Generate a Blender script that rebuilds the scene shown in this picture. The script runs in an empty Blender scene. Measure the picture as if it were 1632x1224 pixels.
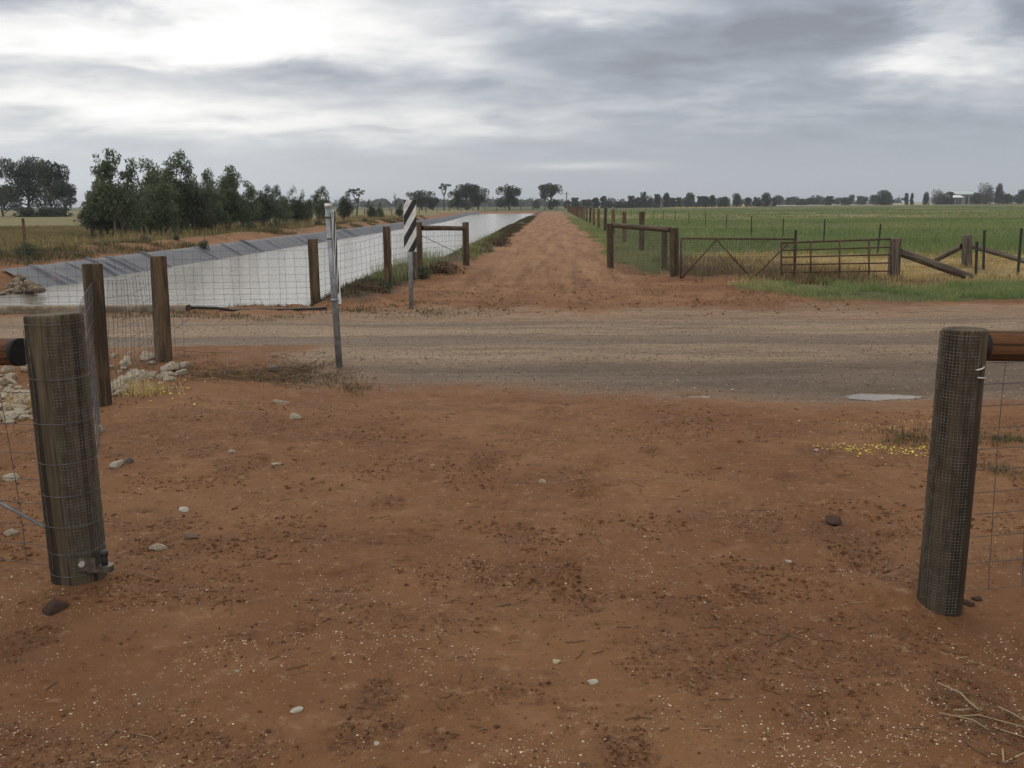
import bpy, bmesh, math, random
import numpy as np
from mathutils import Matrix, Vector

SC = bpy.context.scene
COL = SC.collection
R = math.radians
FPX, CX, CY, CAMH = 1450.0, 816.0, 612.0, 1.6
PITCH, YAW, ROLL = 11.15, 2.57, -0.30

# ------------------------------------------------------------------ camera
cam_d = bpy.data.cameras.new("camera")
cam = bpy.data.objects.new("camera", cam_d)
COL.objects.link(cam)
cam_d.sensor_width = 36.0
cam_d.lens = FPX / 1632.0 * 36.0
cam_d.clip_start = 0.05
cam_d.clip_end = 8000
MR = Matrix.Rotation(R(YAW), 4, 'Z') @ Matrix.Rotation(R(90 - PITCH), 4, 'X') @ Matrix.Rotation(R(ROLL), 4, 'Z')
cam.matrix_world = Matrix.Translation((0, 0, CAMH)) @ MR
SC.camera = cam
M3 = np.array(MR.to_3x3())
FWD = np.array([-math.sin(R(YAW)), math.cos(R(YAW))])
RGT = np.array([math.cos(R(YAW)), math.sin(R(YAW))])

def ray(px, py):
    return M3 @ np.array([(px - CX) / FPX, -(py - CY) / FPX, -1.0])

def at(px, py, z=0.0):
    """world point on the horizontal plane z that the photo shows at px,py"""
    d = ray(px, py)
    t = (z - CAMH) / d[2]
    return np.array([0, 0, CAMH]) + d * t

def at_d(px, py, D):
    """world point at forward distance D"""
    d = ray(px, py)
    t = D / (d[0] * FWD[0] + d[1] * FWD[1])
    return np.array([0, 0, CAMH]) + d * t

# ------------------------------------------------------------------ light
SUN_AZ, SUN_EL = -16.0, 38.0       # azimuth measured from +Y towards +X
sun_d = bpy.data.lights.new("sun", 'SUN')
sun_d.energy = 0.8
sun_d.angle = R(35)
sun_d.color = (1.0, 0.93, 0.82)
sun = bpy.data.objects.new("sun", sun_d)
COL.objects.link(sun)
sd = Vector((math.sin(R(SUN_AZ)) * math.cos(R(SUN_EL)), math.cos(R(SUN_AZ)) * math.cos(R(SUN_EL)), math.sin(R(SUN_EL))))
sun.rotation_euler = sd.to_track_quat('Z', 'Y').to_euler()
sun.location = (0, 0, 40)

SC.view_settings.view_transform = 'Standard'
SC.view_settings.look = 'None'
SC.view_settings.gamma = 1.0
SC.view_settings.exposure = 0.0
SC.view_settings.use_curve_mapping = False

class NT:
    """small helper round a node tree"""
    def __init__(self, tree):
        self.t = tree
        tree.nodes.clear()
    def n(self, typ, ins=None, **kw):
        nd = self.t.nodes.new(typ)
        for k, v in kw.items():
            setattr(nd, k, v)
        if ins:
            for k, v in ins.items():
                self.put(nd.inputs[k], v)
        return nd
    def put(self, sock, v):
        if isinstance(v, bpy.types.NodeSocket):
            self.t.links.new(v, sock)
        elif isinstance(v, bpy.types.Node):
            self.t.links.new(v.outputs[0], sock)
        else:
            if sock.type == 'RGBA' and isinstance(v, (tuple, list)) and len(v) == 3:
                v = (*v, 1.0)
            sock.default_value = v
    def m(self, op, a, b=None, c=None, clamp=False):
        nd = self.t.nodes.new('ShaderNodeMath')
        nd.operation = op
        nd.use_clamp = clamp
        self.put(nd.inputs[0], a)
        if b is not None: self.put(nd.inputs[1], b)
        if c is not None: self.put(nd.inputs[2], c)
        return nd.outputs[0]
    def mix(self, f, a, b, blend='MIX'):
        nd = self.t.nodes.new('ShaderNodeMix')
        nd.data_type = 'RGBA'
        nd.blend_type = blend
        nd.clamp_factor = True
        self.put(nd.inputs[0], f); self.put(nd.inputs[6], a); self.put(nd.inputs[7], b)
        return nd.outputs[2]
    def ramp(self, f, lo, hi, a=0.0, b=1.0):
        nd = self.t.nodes.new('ShaderNodeMapRange')
        nd.interpolation_type = 'SMOOTHSTEP'
        self.put(nd.inputs[0], f)
        for i, v in enumerate((lo, hi, a, b)):
            nd.inputs[i + 1].default_value = v
        return nd.outputs[0]
    def noise(self, vec, scale, detail=4.0, rough=0.55, dist=0.0):
        nd = self.n('ShaderNodeTexNoise', {'Vector': vec, 'Scale': scale, 'Detail': detail, 'Roughness': rough, 'Distortion': dist})
        return nd.outputs[0]
    def scale(self, vec, s):
        nd = self.n('ShaderNodeMapping')
        self.put(nd.inputs['Vector'], vec)
        nd.inputs['Scale'].default_value = s
        return nd.outputs[0]

def build_world():
    w = bpy.data.worlds.new("World")
    SC.world = w
    w.use_nodes = True
    t = NT(w.node_tree)
    tc = t.n('ShaderNodeTexCoord').outputs['Generated']
    sp = t.n('ShaderNodeSeparateXYZ', {0: tc})
    x, y, z = sp.outputs[0], sp.outputs[1], sp.outputs[2]
    az = t.m('MULTIPLY', t.m('ARCTAN2', x, y), 57.29578)          # degrees, 0 along the track
    el = t.m('MULTIPLY', t.m('ARCSINE', z), 57.29578)
    zc = t.m('ADD', t.m('MAXIMUM', z, 0.0), 0.16)
    u = t.m('DIVIDE', x, zc); v = t.m('DIVIDE', y, zc)
    pl = t.n('ShaderNodeCombineXYZ', {0: u, 1: v, 2: 0.0}).outputs[0]
    n1 = t.noise(t.scale(pl, (1.1, 1.3, 1)), 1.7, 6, 0.52, 0.3)
    n2 = t.noise(t.scale(pl, (1.9, 2.4, 1)), 2.6, 6, 0.55, 0.3)
    n3 = t.noise(t.n('ShaderNodeCombineXYZ', {0: t.m('MULTIPLY', az, 0.085), 1: t.m('MULTIPLY', el, 0.27), 2: 3.3}).outputs[0], 1.25, 7, 0.56, 0.25)
    # wobble the blob coordinates so that their outlines are ragged
    azw = t.m('ADD', az, t.m('MULTIPLY', t.m('SUBTRACT', n3, 0.5), 16.0))
    elw = t.m('ADD', el, t.m('MULTIPLY', t.m('SUBTRACT', n1, 0.5), 4.0))
    acc = None
    def P(px, py):
        return (math.degrees(math.atan((px - CX) / FPX)) - YAW, math.degrees(math.atan((CY - py) / FPX)) - PITCH)
    blobs = [  # px, py, sx, sy, gain
        (430, 50, 170, 55, 0.50), (90, 90, 150, 26, 0.26), (650, 90, 130, 40, 0.16), (110, 178, 200, 22, 0.26),
        (430, 195, 240, 22, 0.20), (760, 190, 170, 22, 0.14), (950, 14, 150, 18, 0.30), (1490, 70, 50, 60, 0.30), (1400, 118, 190, 18, 0.12),
        (1570, 125, 90, 24, 0.10), (930, 266, 85, 6, 0.42), (1120, 150, 130, 12, 0.12), (800, 130, 90, 22, 0.06),
        (60, 14, 170, 26, -0.40), (300, 118, 190, 16, -0.20), (520, 140, 150, 16, -0.14), (1250, 62, 230, 34, -0.26), (1010, 115, 200, 32, -0.20),
        (850, 60, 130, 26, -0.08), (1600, 66, 50, 36, -0.22), (1200, 4, 140, 16, -0.14),
        (1350, 250, 420, 60, -0.10), (650, 290, 330, 32, -0.06), (240, 262, 300, 26, -0.04),
    ]
    for px, py, sx, sy, g in blobs:
        a, e = P(px, py)
        da = t.m('DIVIDE', t.m('SUBTRACT', azw if sy > 8 else az, a), sx * 0.0385)
        de = t.m('DIVIDE', t.m('SUBTRACT', elw if sy > 8 else t.m('ADD', t.m('MULTIPLY', el, 0.82), t.m('MULTIPLY', elw, 0.18)), e), sy * 0.0385)
        q = t.m('ADD', t.m('MULTIPLY', da, da), t.m('MULTIPLY', de, de))
        gz = t.m('MULTIPLY', t.m('EXPONENT', t.m('MULTIPLY', q, -0.7)), g)
        acc = gz if acc is None else t.m('ADD', acc, gz)
    # general overcast: brighter overhead and round the hidden sun
    sv = t.n('ShaderNodeVectorMath', {0: tc, 1: tuple(sd)}, operation='DOT_PRODUCT').outputs['Value']
    glow = t.m('MULTIPLY', t.m('POWER', t.m('MAXIMUM', sv, 0.0), 5.0), 0.35)
    up = t.ramp(el, 12.0, 40.0, 0.0, 0.12)
    left = t.ramp(az, -32.0, 8.0, 0.20, 0.0)
    nz = t.m('ADD', t.m('MULTIPLY', t.m('SUBTRACT', n1, 0.5), 0.62), t.m('MULTIPLY', t.m('SUBTRACT', n2, 0.5), 0.34))
    nz = t.m('ADD', nz, t.m('MULTIPLY', t.m('SUBTRACT', n3, 0.5), 0.45))
    nz = t.m('MULTIPLY', nz, t.ramp(el, 0.8, 7.0, 0.10, 1.0))
    b = t.m('ADD', acc, t.m('ADD', nz, t.m('ADD', up, left)))
    b = t.m('ADD', b, t.m('ADD', 0.515, t.ramp(y, 0.25, -0.5, 0.0, 0.34)))
    b = t.m('ADD', b, t.m('MULTIPLY', glow, t.ramp(el, 10.0, 26.0)))
    b = t.m('MAXIMUM', b, 0.20)
    cr = t.n('ShaderNodeValToRGB', {0: t.m('MULTIPLY', b, 0.8)})
    e = cr.color_ramp.elements
    e[0].position = 0.16; e[0].color = (0.262, 0.278, 0.318, 1)
    e[1].position = 1.0; e[1].color = (1.25, 1.24, 1.22, 1)
    for p, c in ((0.36, (0.385, 0.415, 0.475, 1)), (0.52, (0.59, 0.61, 0.645, 1)), (0.72, (0.92, 0.915, 0.90, 1))):
        k = e.new(p); k.color = c
    hz = t.ramp(el, 0.5, 6.0, 1.0, 0.0)
    colr = t.mix(t.m('MULTIPLY', hz, 0.8), cr.outputs[0], t.mix(t.ramp(az, -30.0, 5.0, 1.0, 0.0), (0.43, 0.47, 0.53), (0.575, 0.63, 0.71)))
    sky = t.n('ShaderNodeTexSky', sky_type='NISHITA', sun_disc=False, sun_elevation=R(SUN_EL), sun_rotation=R(SUN_AZ))
    bg1 = t.n('ShaderNodeBackground', {0: sky.outputs[0], 1: 0.1})
    bg2 = t.n('ShaderNodeBackground', {0: colr, 1: 1.0})
    ms = t.n('ShaderNodeMixShader', {0: 0.94, 1: bg1.outputs[0], 2: bg2.outputs[0]})
    t.n('ShaderNodeOutputWorld', {0: ms.outputs[0]})
build_world()

# ------------------------------------------------------------------ noise
def _hash(ix, iy, seed):
    h = (ix.astype(np.int64) * 374761393 + iy.astype(np.int64) * 668265263 + seed * 1442695041) & 0xFFFFFFFF
    h = ((h ^ (h >> 13)) * 1274126177) & 0xFFFFFFFF
    h = (h ^ (h >> 16)) & 0xFFFFFF
    return h.astype(np.float64) / float(0xFFFFFF)

def vnoise(x, y, seed=0):
    x = np.asarray(x, float); y = np.asarray(y, float)
    ix = np.floor(x); iy = np.floor(y)
    fx = x - ix; fy = y - iy
    fx = fx * fx * (3 - 2 * fx); fy = fy * fy * (3 - 2 * fy)
    a = _hash(ix, iy, seed); b = _hash(ix + 1, iy, seed)
    c = _hash(ix, iy + 1, seed); d = _hash(ix + 1, iy + 1, seed)
    return (a + (b - a) * fx) * (1 - fy) + (c + (d - c) * fx) * fy

def fbm(x, y, seed=0, oct=4, gain=0.5):
    s = 0; a = 1.0; tot = 0
    for k in range(oct):
        s = s + a * vnoise(x * 2.03 ** k + 13.7 * k, y * 2.03 ** k - 7.1 * k, seed + k)
        tot += a; a *= gain
    return s / tot

def sst(v, lo, hi):
    q = np.clip((np.asarray(v, float) - lo) / (hi - lo), 0, 1)
    return q * q * (3 - 2 * q)

def box01(v, a, b, s):
    return sst(v, a - s, a + s) * (1 - sst(v, b - s, b + s))

# ------------------------------------------------------------------ terrain functions
def dview(X, Y):
    return X * FWD[0] + Y * FWD[1]
def canal_l(Y):
    return -13.5 - 3.6 * sst(Y, 95, 195)
def canal_r(Y):
    return -3.85 + 0.75 * sst(Y, 19, 30) + 0.25 * (fbm(Y * 0.22, Y * 0 + 2.2, 5, 3) - 0.5)
CAN0, CAN1 = 14.8, 212.0
PUD = [(at(1420, 630, -0.075), 0.34, 0.11), (at(1110, 629, -0.065), 0.11, 0.035)]
PLX, PRX = at(128, 922), at(1497, 968)
LINES = at(905, 985), at(962, 748)

KICKS = []
for _px, _py, _w in [(575, 1165, 60), (600, 1110, 35), (1000, 1190, 45), (1210, 828, 45), (1330, 852, 55), (1390, 897, 45), (1440, 935, 40), (770, 735, 32), (385, 748, 48),
                     (320, 730, 30), (40, 1022, 50), (1560, 1130, 90), (230, 862, 40), (820, 850, 40), (930, 960, 40), (885, 905, 30), (480, 1000, 25), (1110, 1085, 30), (700, 1180, 30),
                     (1300, 720, 40), (880, 560 + 90, 25), (430, 690, 40), (1040, 720, 20), (1260, 760, 25), (620, 800, 30), (1180, 940, 26)]:
    _p = at(_px, _py)
    KICKS.append(((_p[0], _p[1]), _w / FPX * math.hypot(_p[1], 1.6)))

def canal_depth(X, Y):
    d = dview(X, Y)
    ins = np.minimum(np.minimum(X - canal_l(Y), (canal_r(Y) - X) * 0.8), np.minimum((d - CAN0) * 1.4, (CAN1 - Y) * 0.8))
    return np.clip(ins / 1.75, 0, 1.3)

def zmacro(X, Y):
    d = dview(X, Y)
    z = 0.035 * (fbm(X * 0.5, Y * 0.5, 1, 3) - 0.5) * 2
    # road crown and shoulders
    z = z + 0.07 * box01(d, 9.2, 12.3, 0.5) - 0.05 * box01(d, 7.3, 8.7, 0.5)
    # berm beyond the canal
    z = z + 0.34 * np.exp(-((X - canal_l(Y) + 1.5) / 0.9) ** 2) * sst(Y, 12, 18) * (1 - 0.5 * sst(Y, 120, 200)) * (0.7 + 0.6 * fbm(X * 0.6, Y * 0.3, 9, 2))
    # low heap by the left gate
    z = z + 0.10 * np.exp(-(((X + 3.3) / 1.1) ** 2 + ((Y - 6.7) / 2.0) ** 2))
    # heaped edge of the canal bank beside the track
    z = z + 0.12 * np.exp(-((X - canal_r(Y) - 0.35) / 0.45) ** 2) * sst(d, 14.6, 16) * (0.4 + 1.2 * fbm(X * 0.9, Y * 0.5, 19, 2))
    # soil heaped round the gate posts
    z = z + 0.030 * np.exp(-(((X - PLX[0]) / 0.20) ** 2 + ((Y - PLX[1]) / 0.20) ** 2))
    z = z + 0.055 * np.exp(-(((X - PRX[0] + 0.13) / 0.20) ** 2 + ((Y - PRX[1] - 0.08) / 0.18) ** 2))
    # the far paddock climbs very slightly to the right
    z = z + 0.0042 * np.maximum(X - 25, 0) * sst(Y, 60, 300) * (1 - 0.6 * sst(X, 300, 900))
    for p, rx, ry in PUD:
        z = z - 0.034 * np.exp(-(((X - p[0]) / (rx * 1.3)) ** 2 + ((Y - p[1]) / (ry * 1.9)) ** 2))
    return z - canal_depth(X, Y)

def rut(X, Y):
    """wheel ruts of the track beyond the road and the lugged tread print in front"""
    d = dview(X, Y)
    w = 0.22 * (fbm(Y * 0.15, Y * 0, 33, 2) - 0.5)
    far = sst(d, 12.5, 16) * (np.exp(-((X + 1.05 + w) / 0.32) ** 2) + np.exp(-((X - 0.55 + w) / 0.32) ** 2))
    return far

def tread(X, Y):
    p, q = LINES
    ux, uy = q[0] - p[0], q[1] - p[1]
    L = math.hypot(ux, uy); ux /= L; uy /= L
    s = (X - p[0]) * ux + (Y - p[1]) * uy
    c = (X - p[0]) * uy - (Y - p[1]) * ux + 0.05 * np.sin(s * 1.3)
    lug = (np.mod(s + 0.5 * np.abs(c), 0.085) < 0.04).astype(float)
    return np.exp(-(c / 0.085) ** 4) * lug * sst(s, -0.4, 0.1) * (1 - sst(s, L - 0.1, L + 1.2)) * sst(fbm(X * 2, Y * 2, 77, 2), 0.40, 0.6)

def disturbed(X, Y):
    """patches of kicked-up clods"""
    a = sst(fbm(X * 1.15, Y * 2.1, 21, 5, 0.6), 0.52, 0.68)
    d = dview(X, Y)
    b = sst(fbm(X * 1.1, Y * 1.2, 27, 5, 0.66), 0.41, 0.57) * box01(d, 14.2, 22.5, 0.9) * (1 - sst(np.abs(X), 5, 8))
    a = a * 0.75
    for (x, y), r in KICKS:
        q = ((X - x) / r) ** 2 + ((Y - y) / (r * 1.5)) ** 2
        if np.ndim(q) and q.min() < 9:
            a = np.maximum(a, sst(np.exp(-q) * 1.3 + 1.1 * (fbm(X * 9, Y * 9, 63, 3) - 0.5) * np.exp(-q * 0.4), 0.38, 0.8))
    return np.maximum(a, b)

def zg(X, Y):
    X = np.asarray(X, float); Y = np.asarray(Y, float)
    d = dview(X, Y)
    z = zmacro(X, Y)
    near = 1 - sst(d, 30, 60)
    road = box01(d, 7.5, 12.4, 0.3)
    f = fbm(X * 7, Y * 7, 41, 3) - 0.5
    cl = disturbed(X, Y) * (1 - road)
    z = z + near * (0.017 * f * 2 * (1 - 0.45 * road) + cl * (0.040 + 0.05 * sst(d, 13, 15)) * (fbm(X * 11, Y * 11, 51, 3) - 0.45) + 0.11 * box01(d, 14, 22, 1) * (1 - sst(np.abs(X), 4, 7)) * (fbm(X * 2.6, Y * 2.6, 57, 4) - 0.5))
    z = z - 0.035 * rut(X, Y) - 0.024 * tread(X, Y)
    # ridges of loose gravel along the road
    z = z + near * 0.030 * road * (fbm(X * 0.35, d * 3.0, 61, 4) - 0.5) * 2
    return z

def zg1(x, y):
    return float(zg(np.array([x]), np.array([y]))[0])

def masks(X, Y):
    d = dview(X, Y)
    n = fbm(X * 0.45, Y * 0.45, 71, 4) - 0.5
    n2 = fbm(X * 1.7, Y * 1.7, 81, 3) - 0.5
    wob = n * 1.4 + n2 * 0.6
    road = sst(d + wob * 0.9 + 0.22 * np.clip(X - 1.5, -6, 4), 7.0, 8.8) * (1 - 0.42 * sst(d + wob * 0.9, 12.2, 12.8)) * (1 - sst(d + wob * 1.6, 13.4, 15.2)) * np.where(d > 10, 1, 1 - 0.85 * (1 - sst(X + wob * 0.6, -2.9, -1.9)))
    # right verge + right paddock
    verge = sst(X + wob, 3.6, 4.6) * box01(d + wob * 0.5, 15.1, 18.6, 0.35)
    pad = sst(X + wob * 1.1, 2.6, 3.4) * sst(d + wob * 1.5, 24.0, 28.0)
    side = box01(X + wob * 0.8, 1.95, 3.3, 0.25) * sst(d + wob, 19.5, 24) * (0.35 + 0.65 * sst(n2 + 0.5, 0.40, 0.55))
    back = sst(Y, 216, 224)
    leftf = (1 - sst(X + wob * 1.6 - canal_l(Y), -2.6, -1.2)) * sst(d, 15, 18)
    leftf = np.maximum(leftf, 0.35 * (1 - sst(X + wob * 1.6 - canal_l(Y), -1.2, -0.5)) * sst(d, 15, 18))
    green = np.clip(np.maximum(np.maximum(verge, pad), np.maximum(np.maximum(side, leftf), back)), 0, 1)
    bank = box01(X - canal_r(Y) + wob * 0.35, -0.6, 0.85, 0.2) * sst(d, 14.9, 15.7)
    straw = sst(X + wob * 1.2, 3.6, 5.0) * box01(d + wob * 1.6, 18.8, 30, 1.2)
    straw = np.maximum(straw, (1 - sst(X + wob * 1.6 - canal_l(Y), -2.6, -1.2)) * 0.42 * sst(d, 15, 18) * (1 - sst(Y, 300, 420)))
    straw = np.maximum(straw, 0.5 * sst(fbm(X * 0.02, Y * 0.05, 91, 3), 0.5, 0.68) * pad * sst(d, 34, 44))
    tan = sst(Y, 420, 480) * sst(X, 60, 130) * (1 - sst(Y, 800, 900))
    dl = d + wob * 0.28
    damp = sst(d + wob * 0.8 + 0.22 * np.clip(X - 1.5, -6, 4), 6.9, 8.6) * (1 - sst(dl, 8.95, 9.35)) * sst(X + wob, -3.2, -1.0)
    damp = np.maximum(damp, 0.75 * box01(dl, 9.95, 10.75, 0.15))
    damp = np.maximum(damp, 0.55 * box01(dl, 11.75, 12.2, 0.12))
    return green, straw, road, tan, damp, bank, disturbed(X, Y)

# ------------------------------------------------------------------ mesh helpers
def mesh_np(name, V, quads=None, tris=None, smooth=True):
    me = bpy.data.meshes.new(name)
    V = np.asarray(V, np.float32)
    li, tot = [], []
    if quads is not None and len(quads):
        q = np.asarray(quads, np.int32); li.append(q.ravel()); tot.append(np.full(len(q), 4, np.int32))
    if tris is not None and len(tris):
        q = np.asarray(tris, np.int32); li.append(q.ravel()); tot.append(np.full(len(q), 3, np.int32))
    li = np.concatenate(li); tot = np.concatenate(tot)
    me.vertices.add(len(V)); me.vertices.foreach_set('co', V.ravel())
    me.loops.add(len(li)); me.loops.foreach_set('vertex_index', li)
    me.polygons.add(len(tot))
    st = np.concatenate([[0], np.cumsum(tot)[:-1]]).astype(np.int32)
    me.polygons.foreach_set('loop_start', st)
    me.polygons.foreach_set('use_smooth', np.full(len(tot), smooth, bool))
    me.update(calc_edges=True)
    return me

def add_float(me, name, arr):
    a = me.attributes.new(name, 'FLOAT', 'POINT')
    a.data.foreach_set('value', np.asarray(arr, np.float32))

def link(name, me, mat=None, parent=None, loc=None):
    o = bpy.data.objects.new(name, me)
    COL.objects.link(o)
    if mat is not None:
        me.materials.append(mat)
    if parent is not None:
        o.parent = parent
    if loc is not None:
        o.location = loc
    return o

def tag(o, label=None, cat=None, group=None, kind=None):
    if label: o['label'] = label
    if cat: o['category'] = cat
    if group: o['group'] = group
    if kind: o['kind'] = kind
    return o

def thing(name, label, cat, loc=(0, 0, 0), rz=0.0, group=None):
    o = bpy.data.objects.new(name, None)
    COL.objects.link(o)
    o.empty_display_size = 0.2
    o.location = loc
    o.rotation_euler = (0, 0, rz)
    return tag(o, label, cat, group)

class MB:
    """collects shapes into one mesh"""
    def __init__(self):
        self.V, self.Q, self.T, self.n = [], [], [], 0
    def _add(self, v, q=None, t=None):
        v = np.asarray(v, float)
        self.V.append(v)
        if q is not None and len(q): self.Q.append(np.asarray(q, int) + self.n)
        if t is not None and len(t): self.T.append(np.asarray(t, int) + self.n)
        self.n += len(v)
    def tube(self, pts, r, sides=8, cap=True):
        pts = np.asarray(pts, float)
        k = len(pts)
        r = np.full(k, r) if np.isscalar(r) else np.asarray(r, float)
        tan = np.gradient(pts, axis=0)
        tan /= np.linalg.norm(tan, axis=1)[:, None] + 1e-12
        ref = np.array([0, 0, 1.0]) if abs(tan[0][2]) < 0.9 else np.array([1.0, 0, 0])
        V = []
        a = np.linspace(0, 2 * math.pi, sides, endpoint=False)
        for i in range(k):
            u = np.cross(tan[i], ref); u /= np.linalg.norm(u) + 1e-12
            w = np.cross(tan[i], u)
            ref = np.cross(u, tan[i])
            V.append(pts[i] + r[i] * (np.cos(a)[:, None] * u + np.sin(a)[:, None] * w))
        V = np.concatenate(V)
        i0 = np.arange(sides); i1 = (i0 + 1) % sides
        Q = []
        for j in range(k - 1):
            Q.append(np.stack([j * sides + i0, j * sides + i1, (j + 1) * sides + i1, (j + 1) * sides + i0], 1))
        Q = np.concatenate(Q)
        T = None
        if cap:
            c0, c1 = len(V), len(V) + 1
            V = np.concatenate([V, [pts[0]], [pts[-1]]])
            T = np.concatenate([np.stack([i1, i0, np.full(sides, c0)], 1),
                                np.stack([(k - 1) * sides + i0, (k - 1) * sides + i1, np.full(sides, c1)], 1)])
        self._add(V, Q, T)
        return self
    def box(self, c, s, M=None, bev=0.0):
        c = np.asarray(c, float); h = np.asarray(s, float) / 2
        v = np.array([[x, y, z] for z in (-1, 1) for y in (-1, 1) for x in (-1, 1)], float) * h
        if M is not None: v = v @ np.asarray(M).T
        q = [(0, 2, 3, 1), (4, 5, 7, 6), (0, 1, 5, 4), (2, 6, 7, 3), (0, 4, 6, 2), (1, 3, 7, 5)]
        self._add(v + c, q)
        return self
    def ring(self, c, r, wire, z, seg=28, a0=0.0, a1=2 * math.pi):
        full = abs(a1 - a0 - 2 * math.pi) < 1e-6
        a = np.linspace(a0, a1, seg + 1)
        p = np.stack([c[0] + r * np.cos(a), c[1] + r * np.sin(a), np.full(seg + 1, z)], 1)
        return self.tube(p, wire, 4, cap=False)
    def build(self, name, mat, parent=None, smooth=False, flat_caps=True):
        V = np.concatenate(self.V)
        Q = np.concatenate(self.Q) if self.Q else None
        T = np.concatenate(self.T) if self.T else None
        me = mesh_np(name, V, Q, T, smooth)
        if smooth and T is not None and flat_caps:
            nq = len(Q) if Q is not None else 0
            f = np.ones(len(me.polygons), bool); f[nq:] = False
            me.polygons.foreach_set('use_smooth', f)
        return link(name, me, mat, parent)

# ------------------------------------------------------------------ materials
def material(name):
    m = bpy.data.materials.new(name)
    m.use_nodes = True
    return m, NT(m.node_tree)

def finish(t, color, rough=0.8, bump=None, dist=0.01, strength=1.0, metal=0.0, spec=0.35, extra=None):
    ins = {'Base Color': color, 'Roughness': rough, 'Metallic': metal, 'Specular IOR Level': spec}
    if bump is not None:
        b = t.n('ShaderNodeBump', {'Height': bump, 'Strength': strength, 'Distance': dist})
        ins['Normal'] = b.outputs[0]
    if extra: ins.update(extra)
    p = t.n('ShaderNodeBsdfPrincipled', ins)
    t.n('ShaderNodeOutputMaterial', {0: p.outputs[0]})

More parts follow.
